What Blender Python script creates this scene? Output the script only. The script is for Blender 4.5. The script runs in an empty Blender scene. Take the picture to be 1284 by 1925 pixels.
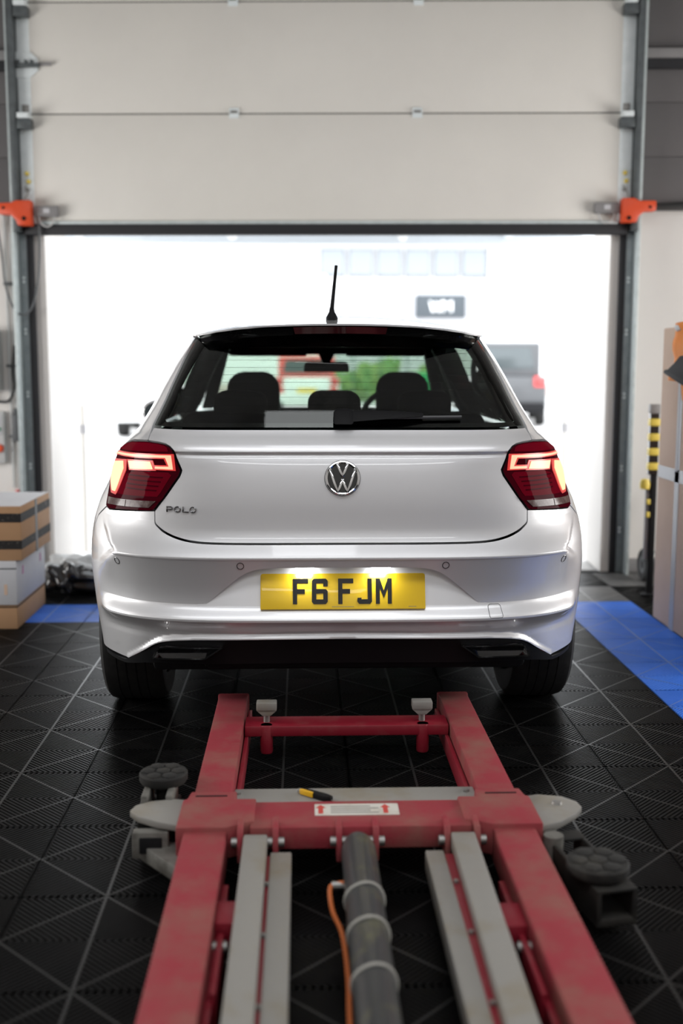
import bpy, bmesh, math, random
import numpy as np
from mathutils import Matrix, Vector
from mathutils.geometry import delaunay_2d_cdt

random.seed(7)
SC = bpy.context.scene
COL = SC.collection
PI = math.pi

# ------------------------------------------------------------------ camera
CAM_H = 1.2373
cam_d = bpy.data.cameras.new('camera')
cam = bpy.data.objects.new('camera', cam_d)
COL.objects.link(cam)
SC.camera = cam
cam_d.sensor_fit = 'VERTICAL'
cam_d.sensor_height = 36.0
cam_d.sensor_width = 36.0 * 1284 / 1925
cam_d.lens = 2071.05 / 1925 * 36.0
cam_d.clip_start = .05
cam_d.clip_end = 300
cam.matrix_world = (Matrix.Translation((0, 0, CAM_H)) @ Matrix.Rotation(-.0356, 4, 'Z')
                    @ Matrix.Rotation(PI / 2 - .1326, 4, 'X') @ Matrix.Rotation(.0018, 4, 'Z'))
cam_d.dof.use_dof = True
cam_d.dof.focus_distance = 3.55
cam_d.dof.aperture_fstop = 1.5

# ------------------------------------------------------------------ sky and exposure
w = bpy.data.worlds.new('overcast_sky')
SC.world = w
w.use_nodes = True
bg = w.node_tree.nodes['Background']
bg.inputs['Color'].default_value = (.93, .965, 1, 1)
bg.inputs['Strength'].default_value = 5.0
SC.view_settings.view_transform = 'Standard'
SC.view_settings.look = 'None'
SC.view_settings.gamma = 1
SC.view_settings.use_curve_mapping = False
SC.view_settings.exposure = .2
SC.cycles.use_denoising = True
SC.cycles.max_bounces = 8
SC.cycles.transparent_max_bounces = 16

# added ceiling lamps, out of view, to light the room: (x, y, width, length, watts), their frames are built further down
LAMP_Z = 4.5
ADDED_LAMPS = [(.05, 2.25, .62, .95, 6.), (.1, .7, 6.4, 1.5, 106.), (.1, -3.7, 5.0, .8, 70.)]
for lx, ly, lw_, ll_, le_ in ADDED_LAMPS:
    ld = bpy.data.lights.new('added_ceiling_light', 'AREA')
    ld.shape = 'RECTANGLE'
    ld.size = lw_
    ld.size_y = ll_
    ld.energy = le_
    ld.color = (.965, .98, 1)
    lo = bpy.data.objects.new('added_ceiling_light', ld)
    lo.location = (lx, ly, LAMP_Z - .012)
    COL.objects.link(lo)

# added light panels on the side walls, out of view, to brighten the room
ADDED_WALL_LAMPS = [(-4.40, 4.4, 1.2, 1.3, 2.6, 98.), (4.40, 4.2, 1.2, 1.3, 2.6, 98.)]
for lx, ly, lz, lh_, ll_, le_ in ADDED_WALL_LAMPS:
    ld = bpy.data.lights.new('added_wall_light', 'AREA')
    ld.shape = 'RECTANGLE'
    ld.size = lh_
    ld.size_y = ll_
    ld.energy = le_
    ld.color = (1, .985, .96)
    lo = bpy.data.objects.new('added_wall_light', ld)
    lo.location = (lx + (.012 if lx < 0 else -.012), ly, lz)
    lo.rotation_euler = (0, -PI / 2 if lx < 0 else PI / 2, 0)
    COL.objects.link(lo)

# ------------------------------------------------------------------ materials
MATS = {}


def mat(name, col, rough=.5, metal=0., coat=0., emit=None, estr=0., noise=None, bump=None, spec=.5, coat_rough=.03, trans=0.):
    """noise = (scale, colour2, low, high): mottled second colour; bump = (scale, strength)"""
    m = bpy.data.materials.new(name)
    m.use_nodes = True
    nt = m.node_tree
    b = nt.nodes['Principled BSDF']
    b.inputs['Base Color'].default_value = (*col, 1)
    b.inputs['Roughness'].default_value = rough
    b.inputs['Metallic'].default_value = metal
    b.inputs['Coat Weight'].default_value = coat
    b.inputs['Coat Roughness'].default_value = coat_rough
    b.inputs['Specular IOR Level'].default_value = spec
    b.inputs['Transmission Weight'].default_value = trans
    if emit:
        b.inputs['Emission Color'].default_value = (*emit, 1)
        b.inputs['Emission Strength'].default_value = estr
    if noise or bump:
        tc = nt.nodes.new('ShaderNodeTexCoord')
    if noise:
        sc, c2, lo, hi = noise
        n = nt.nodes.new('ShaderNodeTexNoise')
        n.inputs['Scale'].default_value = sc
        n.inputs['Detail'].default_value = 6
        n.inputs['Roughness'].default_value = .62
        nt.links.new(tc.outputs['Object'], n.inputs['Vector'])
        r = nt.nodes.new('ShaderNodeMapRange')
        r.inputs['From Min'].default_value = lo
        r.inputs['From Max'].default_value = hi
        nt.links.new(n.outputs['Fac'], r.inputs['Value'])
        mx = nt.nodes.new('ShaderNodeMix')
        mx.data_type = 'RGBA'
        mx.inputs['A'].default_value = (*col, 1)
        mx.inputs['B'].default_value = (*c2, 1)
        nt.links.new(r.outputs['Result'], mx.inputs['Factor'])
        nt.links.new(mx.outputs['Result'], b.inputs['Base Color'])
    if bump:
        n2 = nt.nodes.new('ShaderNodeTexNoise')
        n2.inputs['Scale'].default_value = bump[0]
        n2.inputs['Detail'].default_value = 4
        nt.links.new(tc.outputs['Object'], n2.inputs['Vector'])
        bp = nt.nodes.new('ShaderNodeBump')
        bp.inputs['Strength'].default_value = bump[1]
        bp.inputs['Distance'].default_value = .01
        nt.links.new(n2.outputs['Fac'], bp.inputs['Height'])
        nt.links.new(bp.outputs['Normal'], b.inputs['Normal'])
    MATS[name] = m
    return m


def glass_mat(name, tint, film=.03):
    """thin pane: tinted see-through with a fresnel reflection"""
    m = bpy.data.materials.new(name)
    m.use_nodes = True
    nt = m.node_tree
    nt.nodes.clear()
    out = nt.nodes.new('ShaderNodeOutputMaterial')
    t = nt.nodes.new('ShaderNodeBsdfTransparent')
    t.inputs['Color'].default_value = (*tint, 1)
    g = nt.nodes.new('ShaderNodeBsdfGlossy')
    g.inputs['Roughness'].default_value = .01
    g.inputs['Color'].default_value = (1, 1, 1, 1)
    lw = nt.nodes.new('ShaderNodeLayerWeight')
    lw.inputs['Blend'].default_value = .5
    p5 = nt.nodes.new('ShaderNodeMath')
    p5.operation = 'POWER'
    p5.inputs[1].default_value = 5
    nt.links.new(lw.outputs['Facing'], p5.inputs[0])
    f = nt.nodes.new('ShaderNodeMath')
    f.operation = 'MULTIPLY_ADD'
    f.inputs[1].default_value = .96
    f.inputs[2].default_value = film
    nt.links.new(p5.outputs[0], f.inputs[0])
    mx = nt.nodes.new('ShaderNodeMixShader')
    nt.links.new(f.outputs[0], mx.inputs['Fac'])
    nt.links.new(t.outputs['BSDF'], mx.inputs[1])
    nt.links.new(g.outputs['BSDF'], mx.inputs[2])
    nt.links.new(mx.outputs['Shader'], out.inputs['Surface'])
    MATS[name] = m
    return m


mat('car_paint', (.76, .76, .775), rough=.42, metal=.50, coat=1.0, coat_rough=.02)
mat('black_gloss', (.006, .006, .007), rough=.12, coat=.6)
mat('black_plastic', (.008, .008, .009), rough=.55, spec=.15)
mat('grey_plastic', (.07, .07, .075), rough=.5)
mat('black_trim', (.008, .008, .009), rough=.8, spec=.2)
mat('tyre_rubber', (.012, .012, .012), rough=.75, noise=(30, (.022, .021, .02), .4, .7))
mat('chrome', (.82, .82, .83), rough=.08, metal=1)
mat('dark_chrome', (.35, .35, .36), rough=.12, metal=1)
mat('alloy', (.25, .25, .26), rough=.3, metal=1)
mat('lamp_red', (.13, .002, .009), rough=.35, coat=.04, spec=.0)
mat('lamp_red_dark', (.05, .001, .005), rough=.35, coat=.05, spec=.0)
mat('lamp_red_bright', (.25, .004, .01), rough=.15, coat=1)
mat('lamp_smoke', (.07, .035, .034), rough=.2, coat=.1, spec=.2, noise=(40, (.16, .12, .11), .45, .7))
mat('lamp_glow', (.3, .02, .02), rough=.3, emit=(1, .055, .045), estr=.42)
mat('lamp_led', (.3, .2, .12), rough=.4, emit=(1, .66, .33), estr=1.05)
mat('lamp_led_edge', (.3, .14, .1), rough=.4, emit=(1, .50, .30), estr=1.05)
mat('brake_dark', (.03, .002, .004), rough=.15, coat=1)
mat('plate_yellow', (.86, .56, .01), rough=.35, coat=.5)
mat('plate_black', (.006, .006, .006), rough=.2)
mat('plate_lamp', (.9, .9, .9), emit=(.9, .95, 1), estr=14)
mat('seat_fabric', (.012, .012, .013), rough=.95, spec=.1)
mat('seat_fabric_lit', (.06, .058, .058), rough=.9, spec=.2, noise=(25, (.10, .095, .10), .4, .6))  # same fabric, paler: light on the centre headrest put into the colour
glass_mat('rear_glass', (.62, .65, .63))
glass_mat('windscreen_glass', (.82, .90, .835))
glass_mat('side_glass', (.12, .13, .125))
mat('tile_black', (.0038, .0038, .004), rough=.4, spec=.06, noise=(9, (.008, .0077, .0075), .42, .72))
mat('tile_grey', (.11, .108, .108), rough=.45, noise=(9, (.15, .145, .14), .42, .72))
mat('tile_blue', (.038, .18, .72), rough=.42, spec=.2, noise=(9, (.052, .205, .78), .42, .72))
mat('tile_spine_black', (.020, .0198, .0195), rough=.36, spec=.25)
mat('tile_spine_grey', (.16, .155, .15), rough=.4)
mat('tile_spine_blue', (.07, .16, .48), rough=.38)
mat('tile_pit', (.006, .006, .006), rough=.9, spec=.1)
mat('lift_red', (.29, .036, .048), rough=.6, spec=.25, noise=(6.5, (.25, .105, .085), .42, .72), bump=(60, .08))
mat('lift_red_clean', (.22, .008, .02), rough=.45, noise=(14, (.24, .04, .045), .5, .8))
mat('lift_white', (.26, .25, .23), rough=.45, noise=(7, (.22, .185, .125), .52, .8), bump=(50, .06))
mat('lift_dark', (.016, .0155, .0145), rough=.6, spec=.25, noise=(14, (.034, .031, .026), .45, .7))
mat('lift_white_dirty', (.15, .145, .13), rough=.6, noise=(18, (.07, .065, .055), .45, .7))
mat('lift_rubber', (.013, .0125, .0115), rough=.85, noise=(16, (.036, .032, .026), .45, .7))
mat('steel', (.34, .335, .32), rough=.5, metal=.9)
mat('cylinder_black', (.028, .029, .03), rough=.38, noise=(11, (.13, .125, .06), .55, .78))
mat('tie_grey', (.35, .34, .31), rough=.5)
mat('hose_orange', (.52, .13, .03), rough=.5)
mat('sticker_white', (.62, .60, .55), rough=.5, noise=(20, (.5, .45, .38), .45, .7))
mat('sticker_red', (.55, .05, .04), rough=.5)
mat('sticker_grey', (.22, .21, .20), rough=.6)
mat('knife_yellow', (.75, .42, .01), rough=.4)
mat('door_panel', (.80, .77, .715), rough=.55, noise=(1.4, (.76, .73, .68), .4, .7), bump=(160, .12))
mat('door_joint', (.12, .12, .115), rough=.7)
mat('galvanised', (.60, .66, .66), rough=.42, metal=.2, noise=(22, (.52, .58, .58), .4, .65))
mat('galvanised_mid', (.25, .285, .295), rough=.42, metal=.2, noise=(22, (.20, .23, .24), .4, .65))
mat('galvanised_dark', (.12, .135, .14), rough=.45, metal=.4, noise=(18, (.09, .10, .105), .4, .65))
mat('zinc_pale', (.86, .91, .92), rough=.4, metal=.0, noise=(14, (.76, .82, .83), .4, .7))
mat('rubber_seal', (.014, .014, .017), rough=.65)
mat('orange_plastic', (.72, .075, .018), rough=.42)
mat('wall_white', (.74, .71, .68), rough=.75, noise=(.8, (.68, .65, .62), .35, .7))
mat('wall_outside', (.80, .80, .79), rough=.85)
mat('cladding', (.135, .125, .126), rough=.6, noise=(1.2, (.115, .107, .108), .4, .7))
mat('rail_grey', (.26, .25, .25), rough=.5)
mat('ceiling_white', (.5, .5, .5), rough=.9)
mat('box_grey', (.42, .42, .41), rough=.5)
mat('cable_grey', (.10, .105, .11), rough=.5)
mat('cable_black', (.02, .02, .02), rough=.5)
mat('conduit_white', (.55, .55, .54), rough=.5)
mat('cardboard', (.46, .27, .145), rough=.85, noise=(3, (.42, .24, .125), .4, .7))
mat('cardboard_pale', (.62, .45, .345), rough=.85, noise=(3, (.57, .40, .295), .4, .7))
mat('carton_white', (.60, .60, .62), rough=.7, noise=(4, (.55, .55, .58), .4, .7))
mat('tape_black', (.022, .02, .02), rough=.65, spec=.2, noise=(55, (.16, .14, .12), .6, .66))
mat('tape_silver', (.36, .37, .40), rough=.4, metal=.1)
mat('print_brown', (.09, .05, .025), rough=.8)
mat('print_pink', (.55, .25, .42), rough=.8)
mat('bag_black', (.012, .012, .014), rough=.18, coat=.6, bump=(14, .6))
mat('bag_clear', (.55, .57, .58), rough=.2, coat=.5, bump=(12, .5))
mat('bag_colour', (.35, .06, .16), rough=.4, noise=(18, (.42, .22, .05), .4, .6))
mat('jacket_orange', (.86, .25, .01), rough=.8, bump=(9, .35))
mat('jacket_black', (.012, .012, .013), rough=.85)
mat('reflective', (.65, .66, .68), rough=.3)
mat('yellow_paint', (.80, .62, .10), rough=.45)
mat('concrete', (.52, .51, .50), rough=.9, noise=(.7, (.46, .45, .44), .4, .7))
mat('facade_white', (.80, .80, .80), rough=.8)
mat('facade_grey', (.50, .50, .52), rough=.7)
mat('facade_band', (.62, .66, .70), rough=.6)
mat('brick_pale', (.56, .46, .43), rough=.9)
mat('window_glass', (.22, .24, .26), rough=.35)
mat('window_pale', (.42, .47, .46), rough=.4)
mat('window_frame', (.20, .21, .22), rough=.5)
mat('sign_dark', (.07, .08, .09), rough=.7, spec=.2)
mat('sign_white', (.85, .85, .85), rough=.6)
mat('vehicle_grey', (.05, .052, .056), rough=.4, coat=.2)
mat('vehicle_white', (.74, .75, .75), rough=.3, coat=.8)
mat('vehicle_red', (.62, .05, .04), rough=.35, coat=.6)
mat('vehicle_glass', (.04, .052, .056), rough=.15, coat=.3)
mat('tail_red', (.55, .03, .03), rough=.3, coat=.8)
mat('bollard_white', (.82, .80, .76), rough=.6)
mat('leaf_green', (.10, .22, .06), rough=.7, noise=(3, (.22, .30, .08), .4, .65))
mat('bin_green', (.02, .38, .12), rough=.4)
mat('fence_green', (.05, .10, .07), rough=.6)
mat('lamp_diffuser', (.9, .9, .9), rough=.6)


# ------------------------------------------------------------------ mesh helpers
class MB:
    def __init__(s):
        s.v, s.f, s.m = [], [], []

    def add(s, vs, fs, mi=0):
        o = len(s.v)
        s.v += [tuple(p) for p in vs]
        for f in fs:
            s.f.append([i + o for i in f])
            s.m.append(mi)
        return s

    def box(s, x0, x1, y0, y1, z0, z1, mi=0):
        return s.hexa([(x0, y0, z0), (x1, y0, z0), (x1, y1, z0), (x0, y1, z0),
                       (x0, y0, z1), (x1, y0, z1), (x1, y1, z1), (x0, y1, z1)], mi)

    def hexa(s, p, mi=0):
        return s.add(p, [(0, 3, 2, 1), (4, 5, 6, 7), (0, 1, 5, 4), (1, 2, 6, 5), (2, 3, 7, 6), (3, 0, 4, 7)], mi)

    def prism(s, poly, axis, d0, d1, mi=0):
        """poly: 2D loop; axis 'x': (y,z), 'y': (x,z), 'z': (x,y)"""
        def P(a, b, d):
            return (d, a, b) if axis == 'x' else ((a, d, b) if axis == 'y' else (a, b, d))
        n = len(poly)
        vs = [P(a, b, d0) for a, b in poly] + [P(a, b, d1) for a, b in poly]
        fs = [list(range(n))[::-1], [n + i for i in range(n)]]
        fs += [(i, (i + 1) % n, n + (i + 1) % n, n + i) for i in range(n)]
        return s.add(vs, fs, mi)

    def tube(s, pts, r, n=8, mi=0, cap=True, closed=False):
        pts = [Vector(p) for p in pts]
        rs = r if isinstance(r, (list, tuple)) else [r] * len(pts)
        m = len(pts)
        vs, prev = [], None
        for i, p in enumerate(pts):
            a = pts[(i - 1) % m] if (i > 0 or closed) else p
            b = pts[(i + 1) % m] if (i < m - 1 or closed) else p
            t = (b - a).normalized() if (b - a).length > 1e-9 else Vector((0, 0, 1))
            if prev is None:
                up = Vector((0, 0, 1)) if abs(t.z) < .9 else Vector((1, 0, 0))
                u = t.cross(up).normalized()
            else:
                u = (prev - t * prev.dot(t)).normalized()
            prev = u
            w_ = t.cross(u)
            for k in range(n):
                an = 2 * PI * k / n
                vs.append(p + (u * math.cos(an) + w_ * math.sin(an)) * rs[i])
        fs = []
        for i in range(m if closed else m - 1):
            j = (i + 1) % m
            for k in range(n):
                fs.append((i * n + k, i * n + (k + 1) % n, j * n + (k + 1) % n, j * n + k))
        if cap and not closed:
            fs.append(list(range(n))[::-1])
            fs.append([(m - 1) * n + k for k in range(n)])
        return s.add(vs, fs, mi)

    def lathe(s, prof, c=(0, 0, 0), axis='z', n=24, mi=0):
        """prof: list of (r, h)"""
        def P(r, h, an):
            a, b = r * math.cos(an), r * math.sin(an)
            if axis == 'z':
                q = (a, b, h)
            elif axis == 'x':
                q = (h, a, b)
            else:
                q = (b, h, a)
            return (q[0] + c[0], q[1] + c[1], q[2] + c[2])
        vs = [P(r, h, 2 * PI * k / n) for r, h in prof for k in range(n)]
        fs = []
        for i in range(len(prof) - 1):
            for k in range(n):
                fs.append((i * n + k, i * n + (k + 1) % n, (i + 1) * n + (k + 1) % n, (i + 1) * n + k))
        if prof[0][0] > 1e-5:
            fs.append(list(range(n))[::-1])
        if prof[-1][0] > 1e-5:
            fs.append([(len(prof) - 1) * n + k for k in range(n)])
        return s.add(vs, fs, mi)

    def moved(s, M):
        s.v = [tuple(M @ Vector(p)) for p in s.v]
        return s

    def build(s, name, mats, parent=None, loc=None, bevel=0., smooth=None, rotz=0., segs=2, ang=35):
        me = bpy.data.meshes.new(name)
        me.from_pydata(s.v, [], s.f)
        for mn in (mats if isinstance(mats, (list, tuple)) else [mats]):
            me.materials.append(MATS[mn])
        me.polygons.foreach_set('material_index', s.m)
        bm = bmesh.new()
        bm.from_mesh(me)
        bmesh.ops.recalc_face_normals(bm, faces=bm.faces)
        if bevel:
            es = [e for e in bm.edges if len(e.link_faces) == 2 and e.calc_face_angle(0) > math.radians(ang)]
            bmesh.ops.bevel(bm, geom=es, offset=bevel, segments=segs, profile=.5, affect='EDGES', clamp_overlap=True)
        bm.to_mesh(me)
        bm.free()
        if smooth is None:
            smooth = True
        if smooth:
            me.shade_smooth()
            me.set_sharp_from_angle(angle=math.radians(35))
        return link(name, me, parent, loc, rotz)


def link(name, me, parent=None, loc=None, rotz=0.):
    o = bpy.data.objects.new(name, me)
    COL.objects.link(o)
    if parent is not None:
        o.parent = parent
    if loc is not None:
        o.location = loc
    if rotz:
        o.rotation_euler = (0, 0, rotz)
    return o


def tag(o, label=None, cat=None, group=None, kind=None):
    if label:
        o['label'] = label
    if cat:
        o['category'] = cat
    if group:
        o['group'] = group
    if kind:
        o['kind'] = kind
    return o


def thing(name, label, cat, loc=(0, 0, 0), rotz=0., group=None, kind=None):
    o = bpy.data.objects.new(name, None)
    o.empty_display_size = .1
    COL.objects.link(o)
    o.location = loc
    o.rotation_euler = (0, 0, rotz)
    return tag(o, label, cat, group, kind)


def dup(root, loc=None, rotz=None, label=None):
    r = root.copy()
    COL.objects.link(r)
    if loc is not None:
        r.location = loc
    if rotz is not None:
        r.rotation_euler = (0, 0, rotz)
    if label:
        r['label'] = label
    for ch in list(root.children):
        c = ch.copy()
        COL.objects.link(c)
        c.parent = r
        for g in list(ch.children):
            d = g.copy()
            COL.objects.link(d)
            d.parent = c
    return r


def clip_half(poly, nx, ny, d):
    """keep nx*x+ny*y <= d"""
    out = []
    for i in range(len(poly)):
        p, q = poly[i], poly[(i + 1) % len(poly)]
        a, b = nx * p[0] + ny * p[1] - d, nx * q[0] + ny * q[1] - d
        if a <= 0:
            out.append(p)
        if a * b < 0:
            t = a / (a - b)
            out.append((p[0] + (q[0] - p[0]) * t, p[1] + (q[1] - p[1]) * t))
    return out


# wall frame: the door wall stands slightly skewed to the floor grid
WALL_YAW = -.0556
WALL_O = Vector((.2349, 6.5958, 0))
WALL_M = Matrix.Translation(WALL_O) @ Matrix.Rotation(WALL_YAW, 4, 'Z')


def wpt(x, y, z):
    return WALL_M @ Vector((x, y, z))

# ================================================================== ROOM
# ---- floor: slab with clip-together ribbed tiles
TILE = .4
TX0, TY0 = -.862, 3.263          # tile column centre / row edge of the grid
floor = MB().box(-4.6, 4.6, -5.2, 6.62, -.12, -.016).build('floor', 'tile_pit', smooth=False)
tag(floor, 'dark garage floor of ribbed interlocking plastic tiles', 'floor', kind='structure')


def tile_mesh(name, m_rib, m_spine):
    mb = MB()
    h = TILE / 2 - .0012
    top, low = 0., -.012
    mb.box(-h, h, -h, h, -.0159, low, 1)                      # dark pan under the ribs
    fr = .005                                                 # rim
    for a in ((-h, h, -h, -h + fr), (-h, h, h - fr, h), (-h, -h + fr, -h + fr, h - fr), (h - fr, h, -h + fr, h - fr)):
        mb.box(*a, low, top, 0)
    sw = .0035                                                # long centre spine and cross spine
    mb.box(-sw, sw, -h + fr, h - fr, low, top + .0004, 2)
    mb.box(-h + fr, -sw, -.002, .002, low, top, 0)
    mb.box(sw, h - fr, -.002, .002, low, top, 0)
    pitch, rw = .0118, .0068
    for qx in (-1, 1):
        for qy in (-1, 1):
            sq = [(0, 0), (h * qx, 0), (h * qx, h * qy), (0, h * qy)]
            if qx * qy < 0:
                sq = sq[::-1]
            d = (1, 1) if qx * qy > 0 else (1, -1)            # rib direction
            nx, ny = -d[1] / math.sqrt(2), d[0] / math.sqrt(2)
            for k in range(-14, 15):
                c0 = k * pitch
                mid = qx * h / 2 * nx + qy * h / 2 * ny
                po = clip_half(clip_half(sq, nx, ny, mid + c0 + rw / 2), -nx, -ny, -(mid + c0 - rw / 2))
                if len(po) < 3:
                    continue
                n = len(po)
                vs = [(x, y, top) for x, y in po] + [(x, y, low) for x, y in po]
                fs = [list(range(n))]
                for i in range(n):
                    j = (i + 1) % n
                    ex, ey = po[j][0] - po[i][0], po[j][1] - po[i][1]
                    if abs(ex * nx + ey * ny) < 1e-6 * 1 + .02 * math.hypot(ex, ey):
                        fs.append((i, n + i, n + j, j))
                mb.add(vs, fs, 0)
            # diamond spine across the quadrant
            A, B = Vector((0, h * qy, 0)), Vector((h * qx, 0, 0))
            t = (B - A).normalized()
            nn = Vector((-t.y, t.x, 0)) * .0024
            mb.hexa([A - nn + Vector((0, 0, low)), B - nn + Vector((0, 0, low)), B + nn + Vector((0, 0, low)), A + nn + Vector((0, 0, low)),
                     A - nn + Vector((0, 0, top + .0004)), B - nn + Vector((0, 0, top + .0004)), B + nn + Vector((0, 0, top + .0004)), A + nn + Vector((0, 0, top + .0004))], 2)
    me = bpy.data.meshes.new(name)
    me.from_pydata(mb.v, [], mb.f)
    for mn in (m_rib, 'tile_pit', m_spine):
        me.materials.append(MATS[mn])
    me.polygons.foreach_set('material_index', mb.m)
    bm = bmesh.new()
    bm.from_mesh(me)
    bmesh.ops.recalc_face_normals(bm, faces=bm.faces)
    bm.to_mesh(me)
    bm.free()
    return me


TM = {k: tile_mesh('tile', 'tile_' + k, 'tile_spine_' + k) for k in ('black', 'blue', 'grey')}
for u in range(-5, 10):
    for v in range(-7, 8):
        y0 = TY0 + TILE * v
        x0 = TX0 + TILE * u
        wall_y = WALL_O.y + (x0 - WALL_O.x) * math.tan(WALL_YAW)
        if y0 + .2 > wall_y + .35:
            continue
        k = 'black'
        if (u == 6 and v <= 5) or (v == 5 and u <= 6):
            k = 'blue'
        elif v >= 6 and u <= 8:
            k = 'grey' if (u + v) % 2 == 0 else 'black'
        o = link('tile', TM[k], floor, (x0, y0 + .2, 0))
        o.rotation_euler = (0, 0, 0)

# ---- walls and ceiling
WT = .46     # wall thickness = depth of the door reveal


def wbox(name, mats, x0, x1, y0, y1, z0, z1, parent=None, base=None, bevel=0., **k):
    b = base or (0, 0, 0)
    return MB().box(x0 - b[0], x1 - b[0], y0 - b[1], y1 - b[1], z0 - b[2], z1 - b[2]).build(name, mats, parent, bevel=bevel, **k)


def wstruct(name, label, x, z0=0., y=0.):
    return thing(name, label, None, wpt(x, y, z0), WALL_YAW, kind='structure')


wl = wstruct('wall_front_left', 'pale wall with grey cladding left of the garage door', -3.2)
MB().box(-1.55, 1.45, .0, WT, 0, 5.2).build('plaster', 'wall_white', wl, smooth=False)
mb = MB()
wr = wstruct('wall_front_right', 'pale wall with grey cladding right of the garage door', 3.0)
MB().box(-1.435, 1.6, .0, WT, 0, 5.2).build('plaster', 'wall_white', wr, smooth=False)
wt = wstruct('wall_front_top', 'wall above the garage door opening', -.09, 3.5)
MB().box(-1.66, 1.655, .0, WT, 0, 1.7).build('plaster', 'wall_white', wt, smooth=False)
for par, x0, x1 in ((wl, -4.75 + 3.2, -1.915 + 3.2), (wr, 1.72 - 3.0, 1.6)):
    z = 2.125
    k = 0
    while z < 4.9:                                            # horizontal cladding boards
        h = .298
        MB().box(x0, x1, -.035, 0, z, z + h).build('cladding_board', 'cladding', par, bevel=.002)
        z += .3
        k += 1
    MB().box(x0, x1, -.075, -.035, 2.958, 3.012).build('cladding_rail', 'rail_grey', par, bevel=.006)
    MB().box(x0, x1, -.06, -.035, 2.905, 2.957).build('black_strip', 'rubber_seal', par, smooth=False)  # solid black strip under the cladding rail
for par, x0, x1 in ((wr, 1.72 - 3.0, 1.6),):
    MB().box(x0, x1, -.03, 0, .0, .085).build('skirting', 'rail_grey', par, bevel=.006)
wb = MB().box(-4.8, 4.8, -.2, 0, 0, 5.2).build('wall_back', 'wall_white', loc=(0, -5.0, 0), smooth=False)
tag(wb, 'plain pale wall behind the viewer', 'wall', kind='structure')
for sx, nm in ((-1, 'wall_left'), (1, 'wall_right')):
    o = MB().box(-.1, .1, -5.2, 6.9, 0, 5.2).build(nm, 'wall_white', loc=(4.55 * sx, 0, 0), smooth=False)
    tag(o, 'plain pale side wall of the garage', 'wall', kind='structure')
cl = MB().box(-4.8, 4.8, -5.2, 7.0, 0, .15).build('ceiling', 'ceiling_white', loc=(0, 0, 4.75), smooth=False)
tag(cl, 'plain ceiling over the garage', 'ceiling', kind='structure')
# housings of the added ceiling lamps
for i, (lx, ly, lw_, ll_, le_) in enumerate(ADDED_LAMPS):
    t = thing('added_ceiling_panel', ('small added square ceiling light panel above the car tailgate', 'very wide added ceiling light panel above the red lift', 'wide added ceiling light panel by the back wall')[i], 'light', (lx, ly, LAMP_Z), group='added ceiling light panels of the garage')
    MB().box(-lw_ / 2 - .03, lw_ / 2 + .03, -ll_ / 2 - .03, ll_ / 2 + .03, 0, .06).build('housing', 'box_grey', t, bevel=.006)
    for s_ in (-ll_ / 3, ll_ / 3):
        MB().tube([(0, s_, .06), (0, s_, .25)], .006, 6).build('hanger', 'steel', t)

for i, (lx, ly, lz, lh_, ll_, le_) in enumerate(ADDED_WALL_LAMPS):  # housings of the added side wall lamps
    t = thing('added_wall_panel', 'large added light panel on the ' + ('left' if lx < 0 else 'right') + ' side wall', 'light', (lx, ly, lz - lh_ / 2))
    xa, xb = (-.06, 0) if lx < 0 else (0, .06)
    MB().box(xa, xb, -ll_ / 2 - .03, ll_ / 2 + .03, -.03, lh_ + .03).build('housing', 'box_grey', t, bevel=.006)

# ---- sectional door
DX0, DX1 = -1.785, 1.585
door = thing('door_1', 'raised pale grey sectional garage door', None, wpt(-.1, 0, 2.0), WALL_YAW, kind='structure')
B = (-.1, 0, 2.0)


def dm(fn):
    """a part of the door, written in wall coordinates"""
    mb_ = MB()
    fn(mb_)
    mb_.v = [(x - B[0], y - B[1], z - B[2]) for x, y, z in mb_.v]
    return mb_


for k in range(4):
    z0 = 2.052 + .611 * k
    p = dm(lambda m: m.box(DX0, DX1, -.062, -.022, z0 + .003, z0 + .607)).build('door_panel', 'door_panel', door, bevel=.005)
    if k:
        dm(lambda m: m.box(DX0, DX1, -.054, -.03, z0 - .012, z0 + .012)).build('panel_joint', 'door_joint', door, smooth=False)
    for sx, xa, xb in ((-1, DX0 - .072, DX0 + .002), (1, DX1 - .002, DX1 + .072)):
        dm(lambda m: m.box(xa, xb, -.064, -.02, z0 + .002, z0 + .606)).build('end_cap', 'zinc_pale', door, bevel=.003)
dm(lambda m: m.box(DX0 - .06, DX1 + .06, -.075, -.012, 1.985, 2.055)).build('bottom_seal', 'rubber_seal', door, bevel=.008)
dm(lambda m: m.box(DX0, DX1, -.08, -.06, 2.045, 2.062)).build('bottom_rail', 'galvanised', door, bevel=.002)
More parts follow.
